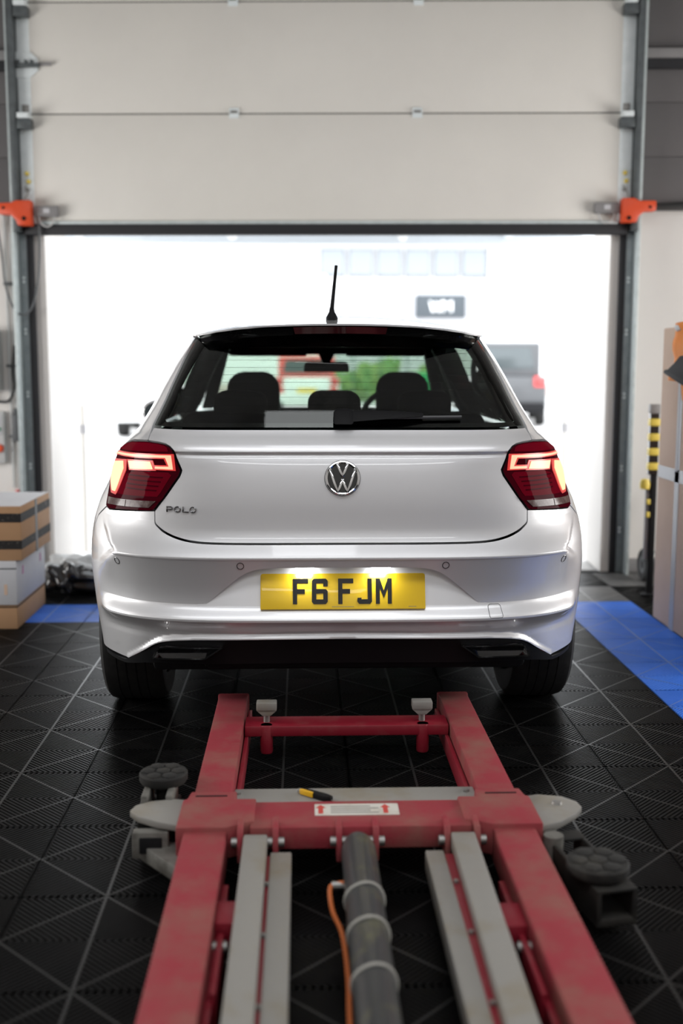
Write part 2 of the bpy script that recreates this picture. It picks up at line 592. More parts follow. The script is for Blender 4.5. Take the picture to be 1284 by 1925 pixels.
for k in (1, 2):
    z0 = 2.052 + .611 * k
    for hx in (-.617, .43):
        h = dm(lambda m: m.box(hx - .028, hx + .028, -.072, -.062, z0 - .028, z0 + .03)).build('hinge', 'zinc_pale', door, bevel=.003)
        dm(lambda m: (m.tube([(hx - .02, -.076, z0 + .006), (hx + .02, -.076, z0 + .006)], .007, 8))).build('hinge_pin', 'steel', h)
    for sx in (-1, 1):
        ex = DX0 - .03 if sx < 0 else DX1 + .03
        r = dm(lambda m: m.box(ex - .042, ex + .042, -.12, -.064, z0 - .09, z0 - .035)).build('roller_bracket', 'galvanised_dark', door, bevel=.004)
        dm(lambda m: m.box(ex - .034, ex + .03, -.135, -.064, z0 - .034, z0 - .005)).build('roller_plate', 'zinc_pale', r, bevel=.003)
        dm(lambda m: m.lathe([(.0, -.02), (.022, -.02), (.022, .02), (0, .02)], (ex + sx * .055, -.09, z0 - .05), 'x', 12)).build('roller_wheel', 'black_plastic', r)
        dm(lambda m: m.box(ex - .02, ex + .02, -.068, -.062, z0 + .01, z0 + .05)).build('hinge_plate', 'steel', r, bevel=.002)
# slide bolt on the left end
lb = dm(lambda m: m.prism([(-1.862, 2.862), (-1.78, 2.862), (-1.735, 2.9), (-1.735, 2.965), (-1.78, 3.003), (-1.862, 3.003)], 'y', -.072, -.064)).build('latch_plate', 'zinc_pale', door, bevel=.002)
dm(lambda m: m.box(-1.862, -1.725, -.10, -.07, 2.915, 2.935)).build('latch_bolt', 'galvanised_dark', lb, bevel=.003)
dm(lambda m: m.box(-1.73, -1.655, -.085, -.07, 2.925, 2.942)).build('latch_handle', 'rail_grey', lb, bevel=.003)
for dx in (-1.845, -1.80, -1.765):
    dm(lambda m: m.box(dx - .007, dx + .007, -.095, -.072, 2.935, 2.955)).build('latch_guide', 'galvanised_dark', lb, bevel=.002)
# orange cable-break brackets, gearbox plates, cable loops
for sx in (-1, 1):
    if sx < 0:
        poly = [(-1.975, 2.095), (-1.975, 2.155), (-1.90, 2.158), (-1.87, 2.17), (-1.783, 2.172), (-1.783, 2.03), (-1.862, 2.03), (-1.872, 2.06), (-1.90, 2.09)]
        bx = (-1.772, -1.638, 2.083, 2.145)
    else:
        poly = [(1.592, 2.18), (1.66, 2.18), (1.69, 2.165), (1.785, 2.165), (1.785, 2.108), (1.72, 2.105), (1.688, 2.08), (1.678, 2.045), (1.592, 2.045)]
        bx = (1.446, 1.584, 2.10, 2.162)
    ob = dm(lambda m: m.prism(poly, 'y', -.15, -.08)).build('safety_bracket', 'orange_plastic', door, bevel=.008)
    ob['label'] = 'orange plastic safety bracket'
    dm(lambda m: m.lathe([(0, -.154), (.012, -.154), (.012, -.14), (0, -.14)], ((-1.822 if sx < 0 else 1.632), 0, 2.068), 'y', 10)).build('bolt', 'black_plastic', ob)
    dm(lambda m: m.lathe([(0, -.154), (.008, -.154), (.008, -.14), (0, -.14)], ((-1.94 if sx < 0 else 1.75), 0, 2.128), 'y', 10)).build('bolt', 'black_plastic', ob)
    sb = dm(lambda m: m.box(bx[0], bx[1], -.11, -.064, bx[2], bx[3])).build('switch_box', 'rail_grey', door, bevel=.008)
    dm(lambda m: m.box((bx[0] + bx[1]) / 2 - .016, (bx[0] + bx[1]) / 2 + .02, -.113, -.11, bx[2] + .02, bx[3] - .016)).build('switch_label', 'carton_white', sb, smooth=False)
    cx = (bx[0] + bx[1]) / 2
    dm(lambda m: m.tube([(cx + .045 * math.cos(a), -.10, bx[2] + .0 - .055 * math.sin(a)) for a in np.linspace(0, PI, 10)], .005, 6)).build('cable_loop', 'conduit_white', sb)
    ex = DX0 - .035 if sx < 0 else DX1 + .035
    for q, (zz, mm) in enumerate(((2.33, 'yellow_paint'), (2.285, 'yellow_paint'), (2.24, 'steel'))):
        dm(lambda m: m.lathe([(0, -.082), (.010, -.082), (.013, -.064), (0, -.064)], (ex + .008 * (q % 2), 0, zz), 'y', 8)).build('marked_bolt', mm, door)
    dm(lambda m: m.tube([(ex - .01, -.07, 2.26), (ex + .012, -.09, 2.22), (ex + .02 * sx, -.1, 2.17)], .004, 6)).build('lift_cable', 'steel', door)

# vertical guide tracks each side
for sx in (-1, 1):
    tr = thing('trim_1' if sx < 0 else 'trim_2', ('left' if sx < 0 else 'right') + ' galvanised guide track beside the garage door', None,
               wpt(-1.86 if sx < 0 else 1.66, 0, 0), WALL_YAW, kind='structure')
    f = (lambda x: x + 1.86) if sx < 0 else (lambda x: x - 1.66)

    def tb(xa, xb, ya, yb, za, zb, nm, m_, par=tr, bv=.003):
        xs = sorted((f(xa), f(xb)))
        return MB().box(xs[0], xs[1], ya, yb, za, zb).build(nm, m_, par, bevel=bv)
    if sx < 0:
        tb(-1.912, -1.896, -.11, 0, 0, 4.3, 'angle_flange', 'galvanised')
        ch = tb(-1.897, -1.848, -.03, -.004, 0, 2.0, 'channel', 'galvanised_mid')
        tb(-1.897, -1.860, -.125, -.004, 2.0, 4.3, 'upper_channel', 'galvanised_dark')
        tb(-1.848, -1.812, -.035, -.0, 0, 2.0, 'side_seal', 'rubber_seal')
        px = -1.872
    else:
        tb(1.694, 1.712, -.11, 0, 0, 4.3, 'angle_flange', 'galvanised')
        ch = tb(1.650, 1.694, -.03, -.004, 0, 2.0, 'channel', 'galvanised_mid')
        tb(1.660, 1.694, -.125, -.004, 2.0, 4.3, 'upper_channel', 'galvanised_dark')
        tb(1.615, 1.650, -.035, -.0, 0, 2.0, 'side_seal', 'rubber_seal')
        px = 1.668
    for zz in (.25, .62, 1.05, 1.42, 1.72):
        for dz in (0, .022):
            MB().lathe([(0, -.036), (.006, -.036), (.008, -.028), (0, -.028)], (f(px), 0, zz + dz), 'y', 8).build('bolt', 'zinc_pale', ch)

# door cable hanging in a loop on the left, pipes and boxes on the wall
pts = [(-2.02, -.03, 2.06), (-2.005, -.03, 1.95), (-1.99, -.04, 1.84), (-1.979, -.05, 1.721), (-1.955, -.06, 1.63), (-1.92, -.07, 1.555), (-1.872, -.08, 1.525),
       (-1.83, -.085, 1.545), (-1.795, -.09, 1.61), (-1.768, -.09, 1.74), (-1.755, -.09, 1.88), (-1.752, -.095, 2.07)]


def smooth_path(pts, n=6):
    P = [Vector(p) for p in pts]
    out = []
    for i in range(len(P) - 1):
        p0, p1, p2, p3 = P[max(i - 1, 0)], P[i], P[i + 1], P[min(i + 2, len(P) - 1)]
        for k in range(n):
            t = k / n
            out.append(.5 * ((2 * p1) + (-p0 + p2) * t + (2 * p0 - 5 * p1 + 4 * p2 - p3) * t * t + (-p0 + 3 * p1 - 3 * p2 + p3) * t ** 3))
    out.append(P[-1])
    return out


def wall_tube(name, pts, r, m, label, cat):
    b = Vector(pts[0])
    o = MB().tube(smooth_path([Vector(p) - b for p in pts]), r, 8).build(name, m, loc=wpt(*b), rotz=WALL_YAW)
    return tag(o, label, cat)


wall_tube('door_cable', pts, .006, 'cable_grey', 'grey cable hanging in a long loop below the left orange bracket', 'cable')
for k, (cx, z0, z1, m_) in enumerate(((-1.985, .62, 2.12, 'conduit_white'), (-1.96, 0.35, 2.3, 'conduit_white'), (-1.94, .35, 1.9, 'cable_grey'))):
    pass
c = thing('wall_conduit', 'pair of thin pale conduits running up the left wall', 'conduit', wpt(-1.96, 0, .5), WALL_YAW)
MB().tube([(-.02, -.018, 0), (-.02, -.018, 1.62)], .009, 8).build('conduit_pipe', 'conduit_white', c)
MB().tube([(.012, -.016, -.1), (.012, -.016, 1.5)], .007, 8).build('conduit_pipe', 'conduit_white', c)
for zz in (.3, .72, 1.2):
    MB().box(-.036, .03, -.03, 0, zz, zz + .018).build('clip', 'cable_grey', c, bevel=.003)
wall_tube('wall_cable', [(-1.945, -.02, 1.35), (-1.955, -.03, 1.2), (-1.95, -.04, 1.1), (-1.975, -.05, 1.03), (-2.02, -.05, 1.015), (-2.1, -.04, 1.04), (-2.15, -.03, 1.12)],
          .008, 'cable_black', 'dark cable sagging under the grey wall box on the left', 'cable')
e = thing('junction_box', 'pale grey electrical box on the left wall edge', 'electrical box', wpt(-2.11, 0, 1.08), WALL_YAW)
MB().box(-.09, .09, -.12, 0, 0, .36).build('body', 'box_grey', e, bevel=.012)
MB().box(-.08, .08, -.128, -.12, .02, .34).build('lid', 'conduit_white', e, bevel=.006)
e = thing('socket_panel', 'pale socket panel with orange and green switches on the left wall', 'socket', wpt(-2.09, 0, .65), WALL_YAW)
MB().box(-.075, .075, -.055, 0, 0, .31).build('back_plate', 'conduit_white', e, bevel=.01)
MB().box(-.06, .06, -.06, -.055, .17, .29).build('cover', 'carton_white', e, bevel=.004)
MB().lathe([(0, -.085), (.022, -.085), (.026, -.055), (0, -.055)], (.045, 0, .09), 'y', 12).build('orange_knob', 'orange_plastic', e)
MB().lathe([(0, -.075), (.010, -.075), (.012, -.055), (0, -.055)], (.045, 0, .205), 'y', 10).build('green_button', 'bin_green', e)
o = MB().box(-.02, .02, -.04, 0, 0, .16).lathe([(.013, .16), (.013, .18), (.006, .2), (0, .2)], (0, -.02, 0), 'z', 10)
o = o.build('pull_switch', 'cable_grey', loc=wpt(-1.955, -.002, .78), rotz=WALL_YAW, bevel=.004)
tag(o, 'small dark pull switch box on the left wall conduit', 'switch')
o = MB().lathe([(.012, 0), (.016, .01), (.016, .07), (.01, .09), (0, .09)], (0, -.03, 0), 'z', 10).build('red_plug', 'tail_red', loc=wpt(-1.955, 0, .40), rotz=WALL_YAW)
tag(o, 'small red plug on the left wall above the taped boxes', 'plug')
o = wall_tube('air_pipe', [(1.79, -.06, 2.14), (2.1, -.06, 2.155), (2.6, -.06, 2.165), (3.6, -.06, 2.17)], .018, 'cable_black', 'black pipe running right from the right orange bracket', 'pipe')

# ================================================================== CAR
def pchip(xs, ys):
    xs = np.array(xs, float)
    ys = np.array(ys, float)
    h = np.diff(xs)
    d = np.diff(ys) / h
    m = np.zeros(len(xs))
    m[0], m[-1] = d[0], d[-1]
    for i in range(1, len(xs) - 1):
        if d[i - 1] * d[i] > 0:
            w1, w2 = 2 * h[i] + h[i - 1], h[i] + 2 * h[i - 1]
            m[i] = (w1 + w2) / (w1 / d[i - 1] + w2 / d[i])

    def f(x):
        x = np.clip(np.asarray(x, float), xs[0], xs[-1])
        i = np.clip(np.searchsorted(xs, x) - 1, 0, len(xs) - 2)
        t = (x - xs[i]) / h[i]
        return ((1 + 2 * t) * (1 - t) ** 2 * ys[i] + t * (1 - t) ** 2 * h[i] * m[i]
                + t * t * (3 - 2 * t) * ys[i + 1] + t * t * (t - 1) * h[i] * m[i + 1])
    return f


# rear body shape: centre line y(z), half width, corner depth, flatness of the plan curve
Y0 = pchip([.10, .28, .38, .45, .55, .64, .70, .725, .745, .80, .885, .945, .9555, .9595, .9655, .970, 1.03, 1.045, 1.20, 1.36, 1.45],
           [.10, .06, .035, .02, .02, .03, .055, .0600, .0610, .0635, .073, .0875, .0945, .0945, .0860, .0875, .146, .158, .285, .42, .50])
Y0L = pchip([.10, .64, .745, .885, .945, .957, .968, 1.03, 1.2], [.10, .03, .055, .073, .0865, .0895, .0955, .146, .285])
WW = pchip([.10, .25, .35, .45, .57, .68, .76, .84, .88, .95, .975, 1.0, 1.02, 1.05, 1.10, 1.20, 1.30, 1.36, 1.40, 1.46],
           [.85, .868, .873, .877, .885, .880, .858, .820, .806, .777, .755, .732, .712, .695, .668, .622, .570, .525, .45, .2])
DD = pchip([.10, .60, .90, 1.05, 1.36], [.60, .63, .62, .60, .55])
PP = pchip([.10, .60, .90, 1.05, 1.36], [4.6, 4.6, 5.0, 7.5, 7.5])
NS = 140
_u = 1 - (1 - np.linspace(0, 1, NS)) ** 3.2


def plan(z, y0f=None):
    z = np.atleast_1d(np.asarray(z, float))
    W, D, p, y0 = WW(z)[:, None], DD(z)[:, None], PP(z)[:, None], (y0f or Y0)(z)[:, None]
    x = W * _u[None, :]
    y = y0 + D * (1 - np.sqrt(np.clip(1 - _u[None, :] ** p, 0, 1)))
    s = np.concatenate([np.zeros((len(z), 1)), np.cumsum(np.hypot(np.diff(x, axis=1), np.diff(y, axis=1)), axis=1)], 1)
    return x, y, s


def base(a, z, y0f=None):
    a = np.atleast_1d(np.asarray(a, float))
    z = np.atleast_1d(np.asarray(z, float))
    X, Y, S = plan(z, y0f)
    aa, sg = np.abs(a), np.where(a < 0, -1., 1.)
    r = np.arange(len(a))
    i = np.clip((S < aa[:, None]).sum(1) - 1, 0, NS - 2)
    t = (aa - S[r, i]) / (S[r, i + 1] - S[r, i])
    over = aa > S[:, -1]
    tt = np.clip(t, 0, 1)
    x = X[r, i] + (X[r, i + 1] - X[r, i]) * tt
    y = Y[r, i] + (Y[r, i + 1] - Y[r, i]) * tt
    ex = aa - S[:, -1]
    front = np.clip(Y[:, -1] + ex - 3.0, 0, 9)
    x = np.where(over, X[:, -1] - .22 * front ** 2, x)
    y = np.where(over, Y[:, -1] + ex, y)
    dx, dy = X[r, i + 1] - X[r, i], Y[r, i + 1] - Y[r, i]
    L = np.hypot(dx, dy)
    return sg * x, y, sg * np.where(over, 1., dy / L), np.where(over, 0., -dx / L)


def a_of_x(x, z):
    X, Y, S = plan([z])
    return float(np.sign(x) * np.interp(abs(x), X[0], S[0]))


def a_of_y(y, z):
    X, Y, S = plan([z])
    if y > Y[0, -1]:
        return float(S[0, -1] + y - Y[0, -1])
    return float(np.interp(y, Y[0], S[0]))


def sm(e0, e1, x):
    t = np.clip((x - e0) / (e1 - e0), 0, 1)
    return t * t * (3 - 2 * t)


def spline2(pts, n=5):
    out = []
    P = [np.array(p, float) for p in pts]
    for i in range(len(P) - 1):
        p0, p1, p2, p3 = P[max(i - 1, 0)], P[i], P[i + 1], P[min(i + 2, len(P) - 1)]
        for k in range(n):
            t = k / n
            q = .5 * (2 * p1 + (p2 - p0) * t + (2 * p0 - 5 * p1 + 4 * p2 - p3) * t * t + (3 * p1 - p0 - 3 * p2 + p3) * t ** 3)
            out.append((float(q[0]), float(q[1])))
    return out + [tuple(map(float, P[-1]))]


CUT = spline2([(0, .374), (.25, .372), (.431, .369), (.50, .366), (.56, .359), (.608, .345), (.666, .312), (.745, .272)], 4)


def dist_to_cut(a, z):
    a = np.abs(a)
    d = np.full(len(a), 9.)
    for (x0, z0), (x1, z1) in zip(CUT[:-1], CUT[1:]):
        ex, ez = x1 - x0, z1 - z0
        t = np.clip(((a - x0) * ex + (z - z0) * ez) / (ex * ex + ez * ez), 0, 1)
        d = np.minimum(d, np.hypot(a - x0 - t * ex, z - z0 - t * ez))
    return d


BZ = [.20, .36, .380, .394, .4345, .4375, .443, .447, .4845, .4885, .633, .637, .6435, .6475, .738, .746, .80]
BV = [-.015, -.013, -.014, -.012, .0165, .0195, .0195, .0175, -.0095, -.0105, .0305, .034, .0355, .0335, .0015, .0, .0]
BD = pchip(BZ, BV)


AB = pchip([.20, .55, .60, .63, .645, .665, .69, .715, .75], [.855, .855, .835, .79, .765, .795, .825, .862, .90])
AWD = pchip([.20, .55, .60, .63, .645, .75], [.075, .075, .068, .055, .045, .04])


def bump_disp(a, z):
    f = 1 - sm(AB(z) - AWD(z), AB(z) + AWD(z), np.abs(a))
    d = BD(z) * f
    lip = dist_to_cut(a, z)
    return d + .015 * (1 - sm(.003, .022, lip)) * (1 - .75 * sm(.55, .72, np.abs(a)))


def s_base(a, z, off=0., y0f=None):
    x, y, nx, ny = base(a, z, y0f)
    return np.stack([x + nx * off, y + ny * off, np.asarray(z, float)], 1)


def s_bump(a, z, off=0.):
    x, y, nx, ny = base(a, z)
    d = bump_disp(a, z) + off
    return np.stack([x + nx * d, y + ny * d, np.asarray(z, float)], 1)


def s_rec(a, z):
    x, y, nx, ny = base(a, z)
    d = Y0(z) - (.0300 + (np.asarray(z) - .487) * .30)
    return np.stack([x + nx * d, y + ny * d, np.asarray(z, float)], 1)


def s_lamp(a, z):
    return s_base(a, z, .004, Y0L)


def s_glass(a, z):
    return s_base(a, z, -.004)


def resample(loop, step):
    out = []
    for i in range(len(loop)):
        p, q = loop[i], loop[(i + 1) % len(loop)]
        n = max(1, int(math.ceil(math.hypot(q[0] - p[0], q[1] - p[1]) / step)))
        out += [(p[0] + (q[0] - p[0]) * k / n, p[1] + (q[1] - p[1]) * k / n) for k in range(n)]
    return out


def inset(loop, g):
    ar = sum(loop[i][0] * loop[(i + 1) % len(loop)][1] - loop[(i + 1) % len(loop)][0] * loop[i][1] for i in range(len(loop)))
    s_ = 1 if ar > 0 else -1
    out = []
    n = len(loop)
    for i in range(n):
        p, c_, q = loop[i - 1], loop[i], loop[(i + 1) % n]
        n1 = Vector((-(c_[1] - p[1]), c_[0] - p[0])).normalized()
        n2 = Vector((-(q[1] - c_[1]), q[0] - c_[0])).normalized()
        b = n1 + n2
        if b.length < 1e-6:
            b = n1
        b.normalize()
        k = g / max(.35, b.dot(n1))
        out.append((c_[0] + s_ * b.x * k, c_[1] + s_ * b.y * k))
    return out


def in_poly(P, loop):
    x, y = P[:, 0], P[:, 1]
    ins = np.zeros(len(P), bool)
    n = len(loop)
    for i in range(n):
        x1, y1 = loop[i]
        x2, y2 = loop[(i + 1) % n]
        if y1 == y2:
            continue
        c_ = ((y1 > y) != (y2 > y)) & (x < (x2 - x1) * (y - y1) / (y2 - y1) + x1)
        ins ^= c_
    return ins


def near_loop(P, loop, r):
    bad = np.zeros(len(P), bool)
    n = len(loop)
    for i in range(n):
        a, b = np.array(loop[i]), np.array(loop[(i + 1) % n])
        e = b - a
        L = e @ e
        t = np.clip(((P - a) @ e) / max(L, 1e-12), 0, 1)
        bad |= np.hypot(*(P - a - t[:, None] * e).T) < r
    return bad


def rows_for(z0, z1, knots, fine=.022):
    zs = [z0]
    ks = [k for k in knots if z0 < k < z1] + [z1]
    for k in ks:
        n = max(1 if k - zs[-1] < .004 else 2, int(math.ceil((k - zs[-1]) / fine)))
        s0 = zs[-1]
        zs += [s0 + (k - s0) * (j + 1) / n for j in range(n)]
    return zs


def panel(name, loop, surf, m, parent, th=.02, gap=.0018, holes=(), da=.024, knots=(), back='black_trim', step=.012, fine=.022, edge=None):
    """a shaped skin with thickness: loop in surface coordinates, cut to outline, offset inwards"""
    loop = resample(inset(loop, gap) if gap else list(loop), step)
    hl = [resample(list(h), step) for h in holes]
    A = np.array(loop)
    zs = rows_for(A[:, 1].min(), A[:, 1].max(), knots, fine)[1:-1]
    na = max(2, int((A[:, 0].max() - A[:, 0].min()) / da))
    ga = np.linspace(A[:, 0].min(), A[:, 0].max(), na + 1)[1:-1]
    G = np.array([(a, z) for z in zs for a in ga]) if len(zs) and len(ga) else np.zeros((0, 2))
    if len(G):
        ok = in_poly(G, loop) & ~near_loop(G, loop, .0045)
        for h in hl:
            ok &= ~in_poly(G, h) & ~near_loop(G, h, .0045)
        G = G[ok]
    allv, edges = [], []
    for L in [loop] + hl:
        o = len(allv)
        allv += L
        edges += [(o + i, o + (i + 1) % len(L)) for i in range(len(L))]
    allv += [tuple(p) for p in G]
    V, E_, F, _, _, _ = delaunay_2d_cdt([Vector(p) for p in allv], edges, [], 0, 1e-6)
    V = np.array([(p[0], p[1]) for p in V])
    F = np.array([list(f) for f in F if len(f) == 3])
    cen = V[F].mean(1)
    ok = in_poly(cen, loop)
    for h in hl:
        ok &= ~in_poly(cen, h)
    F = F[ok]
    e = 2e-4
    P = surf(V[:, 0], V[:, 1])
    du = surf(V[:, 0] + e, V[:, 1]) - surf(V[:, 0] - e, V[:, 1])
    dv = surf(V[:, 0], V[:, 1] + e) - surf(V[:, 0], V[:, 1] - e)
    N = np.cross(du, dv)
    N /= np.linalg.norm(N, axis=1)[:, None] + 1e-12
    nv = len(V)
    vs = [P, P - N * th]
    fs = [list(f) for f in F] + [[nv + f[0], nv + f[2], nv + f[1]] for f in F]
    mi = [0] * len(F) + [1] * len(F)
    nn = [N, np.zeros_like(N)]
    off = 2 * nv
    for L in [loop] + hl:
        LA = np.array(L)
        d = ((LA[:, None, :] - V[None, :, :]) ** 2).sum(2).argmin(1)
        k = len(L)
        vs += [P[d], P[d] - N[d] * th]
        nn += [np.zeros((k, 3)), np.zeros((k, 3))]
        for i in range(k):
            j = (i + 1) % k
            fs.append([off + i, off + j, off + k + j, off + k + i])
            mi.append(2 if edge else 0)
        off += 2 * k
    me = bpy.data.meshes.new(name)
    me.from_pydata(np.concatenate(vs).tolist(), [], fs)
    me.materials.append(MATS[m])
    me.materials.append(MATS[back])
    if edge:
        me.materials.append(MATS[edge])
    me.polygons.foreach_set('material_index', mi)
    me.polygons.foreach_set('use_smooth', [True] * (2 * len(F)) + [False] * (len(fs) - 2 * len(F)))
    me.normals_split_custom_set_from_vertices(np.concatenate(nn).tolist())
    return link(name, me, parent)


def mirror(half):
    """full outline from a right half running from centre to centre"""
    return half + [(-a, z) for a, z in half[::-1] if abs(a) > 1e-9]


CAR_O = Vector((.1267, 3.376, 0))
car = thing('car', 'white hatchback seen from behind with lit tail lamps, parked in the garage doorway', 'car', CAR_O)

AX_Y, AX_Z, ARCH = .69, .31, .342
GATE_LOW = spline2([(.605, .744), (.602, .736), (.592, .727), (.565, .7105), (.52, .6945), (.468, .6855), (.406, .682), (.27, .681), (0, .681)], 5)
LAMP = [(.515, .900), (.520, .888), (.566, .827), (.608, .777), (.85, .762), (.885, .768), (.905, .80), (.985, .87), (.992, .90), (.978, .932),
        (.935, .960), (.865, .977), (.79, .986), (.662, .992), (.60, .990), (.57, .986), (.553, .979), (.541, .969), (.53, .943), (.513, .907)]
TOPK = [.945, .9555, .9595, .9655, .970, 1.03]
# tailgate
gate = panel('tailgate', mirror([(0, 1.033), (.656, 1.033), (.664, 1.012), (.658, .9935), (.60, .9915), (.57, .9875), (.552, .980), (.539, .969), (.528, .943), (.511, .907),
                                 (.513, .899), (.518, .887), (.564, .826), (.606, .776)] + GATE_LOW),
             s_base, 'car_paint', car, th=.03, knots=TOPK + [.745, .885])
# bumper with the number plate recess cut out
seam = [(.606, .776), (.85, .760), (.885, .765), (a_of_y(.40, .725), .725), (a_of_y(.445, .64), .64)]
arch_b = [(a_of_y(AX_Y + ARCH * math.cos(t), AX_Z + ARCH * math.sin(t)), AX_Z + ARCH * math.sin(t)) for t in np.radians(np.linspace(126, 184, 12))]
NOTCH = [(-.436, .487), (.436, .487), (.345, .564), (.325, .580), (.302, .594), (.278, .603), (.25, .608), (.18, .6105), (0, .611),
         (-.18, .6105), (-.25, .608), (-.278, .603), (-.302, .594), (-.325, .580), (-.345, .564)]
bump_half = [(0, .681)] + GATE_LOW[::-1][1:] + seam + arch_b + [(a_of_y(.33, .28), .281), (.80, .273)] + CUT[::-1][:-1] + [(0, .374)]
bumper = panel('bumper', mirror(bump_half), s_bump, 'car_paint', car, th=.05, holes=[NOTCH], knots=BZ, da=.0085, step=.006, fine=.0085)
panel('plate_recess', [(-.47, .480), (.47, .480), (.36, .575), (.30, .622), (-.30, .622), (-.36, .575)], s_rec, 'car_paint', bumper, th=.01, gap=0)
# diffuser
dl = [(0, .371)] + [(a, z - .004) for a, z in CUT[1:]] + [(.80, .267), (a_of_y(.33, .278), .275), (a_of_y(.33, .262), .260), (.80, .256), (.75, .255), (.71, .261), (.66, .270), (.60, .276), (.3, .283), (0, .285)]


def s_diff(a, z):
    f = 1 - sm(.45, .74, np.abs(a))
    return s_base(a, z, 0.) + np.stack([np.zeros_like(a), .008 + .006 * f + .14 * f * np.clip(.36 - z, 0, 1), np.zeros_like(a)], 1)


diff = panel('rear_diffuser', mirror(dl), s_diff, 'black_plastic', car, th=.03, gap=0)
for sx in (-1, 1):
    pl = [(.628, .293), (.440, .301), (.379, .347), (.57, .342), (.60, .336)]
    pin = inset(pl, .0055)

    def s_pipe(a, z):
        return s_diff(a, z) + np.array([0, -.020, 0])
    fr = panel('exhaust_trim', [(a * sx, z) for a, z in pl], s_pipe, 'chrome', car, th=.03, gap=0, holes=[[(a * sx, z) for a, z in pin]], step=.01)
    fr['label'] = 'chrome exhaust surround'
    panel('exhaust_opening', [(a * sx, z) for a, z in pin], lambda a, z: s_diff(a, z) + np.array([0, -.004, 0]), 'black_gloss', fr, th=.004, gap=0)
# rear glass and its black border
GL = [(0, 1.371), (.137, 1.370), (.245, 1.367), (.40, 1.353), (.50, 1.343), (.555, 1.336), (.572, 1.329), (.668, 1.040), (.655, 1.037), (0, 1.037)]
glass = panel('rear_window', mirror(GL), s_glass, 'rear_glass', car, th=.0005, gap=.002, back='rear_glass', step=.02)
AP = [(0, 1.302), (.40, 1.298), (.485, 1.290), (.512, 1.272), (.616, 1.075), (.616, 1.060), (.60, 1.052), (0, 1.052)]
panel('glass_border', mirror([(a * .999, z) for a, z in GL]), lambda a, z: s_base(a, z, -.010), 'black_gloss', glass, th=.004, gap=.003, holes=[mirror(AP)], step=.02)
# heater wires
for k in range(9):
    z = 1.085 + .024 * k
    aa = np.linspace(-.53, .53, 24)
    P = s_base(aa, np.full(24, z), -.008)
    MB().tube([tuple(p) for p in P], .00045, 4).build('heater_wire', 'black_trim', glass)

# roof with spoiler
ZC = pchip([.28, .40, .55, .80, 1.2, 1.7, 2.2, 2.45], [1.3705, 1.381, 1.3945, 1.415, 1.438, 1.452, 1.440, 1.415])
ZS = pchip([.30, .45, .80, 1.2, 1.7, 2.45], [1.325, 1.337, 1.348, 1.356, 1.360, 1.345])
RW = pchip([.30, .40, .60, .9, 2.45], [.46, .485, .522, .545, .55])


def s_roof(x, y):
    w_ = RW(y)
    t = np.clip(np.abs(x) / w_, 0, 1.2)
    return np.stack([x, y, ZC(y) - (ZC(y) - ZS(y)) * (.45 * t ** 2 + .55 * t ** 5)], 1)


EDGE_Y = pchip([0, .25, .40, .48], [.300, .312, .362, .42])
rl = [(0, float(EDGE_Y(0)))] + [(x, float(EDGE_Y(x))) for x in (.1, .2, .3, .38, .44)] + [(.478, .425), (.492, .46), (.522, .62), (.545, .92), (.55, 1.6), (.55, 2.42), (0, 2.46)]
roof = panel('roof', mirror(rl), s_roof, 'car_paint', car, th=.006, gap=0, da=.05, fine=.06, step=.03)
mb = MB()
xs = np.linspace(-.475, .475, 60)
top = s_roof(xs, EDGE_Y(np.abs(xs))) + np.array([0, .0015, -.0045])
bz = 1.312 + .028 * np.cos(np.clip(np.abs(xs) / .5, 0, 1) * PI / 2)
bot = s_base(np.array([a_of_x(x, z) for x, z in zip(xs, bz)]), bz, -.004)
midp = (top * .62 + bot * .38) + np.array([0, .02, .0])
n = len(xs)
vs = [tuple(p) for p in top] + [tuple(p) for p in midp] + [tuple(p) for p in bot] + [tuple(p + np.array([0, .05, -.002])) for p in top]
fs = [(r * n + i, (r + 1) * n + i, (r + 1) * n + i + 1, r * n + i + 1) for r in (0, 1) for i in range(n - 1)]
fs += [(i, i + 1, 3 * n + i + 1, 3 * n + i) for i in range(n - 1)]
spo = MB().add(vs, fs).build('spoiler', 'black_gloss', car)
xs = np.linspace(-.15, .15, 20)
t0 = s_roof(xs, EDGE_Y(np.abs(xs))) + np.array([0, .001, -.010])
t1 = t0 + np.array([0, .006, -.022])
t0[[0, -1]] += np.array([[-.006, 0, 0], [.006, 0, 0]])
n = 20
vs = [tuple(p) for p in t0] + [tuple(p) for p in t1] + [tuple(p + np.array([0, .03, 0])) for p in t0] + [tuple(p + np.array([0, .03, 0])) for p in t1]
fs = [(i, n + i, n + i + 1, i + 1) for i in range(n - 1)] + [(i, i + 1, 2 * n + i + 1, 2 * n + i) for i in range(n - 1)] + \
     [(n + i, 3 * n + i, 3 * n + i + 1, n + i + 1) for i in range(n - 1)] + [(0, 2 * n, 3 * n, n), (n - 1, 2 * n - 1, 4 * n - 1, 3 * n - 1)]
MB().add(vs, fs).build('high_brake_light', 'brake_dark', spo)

# side panels
QK = [.968, 1.0, 1.02, 1.05]


def ay(y, z):
    return (a_of_y(y, z), z)


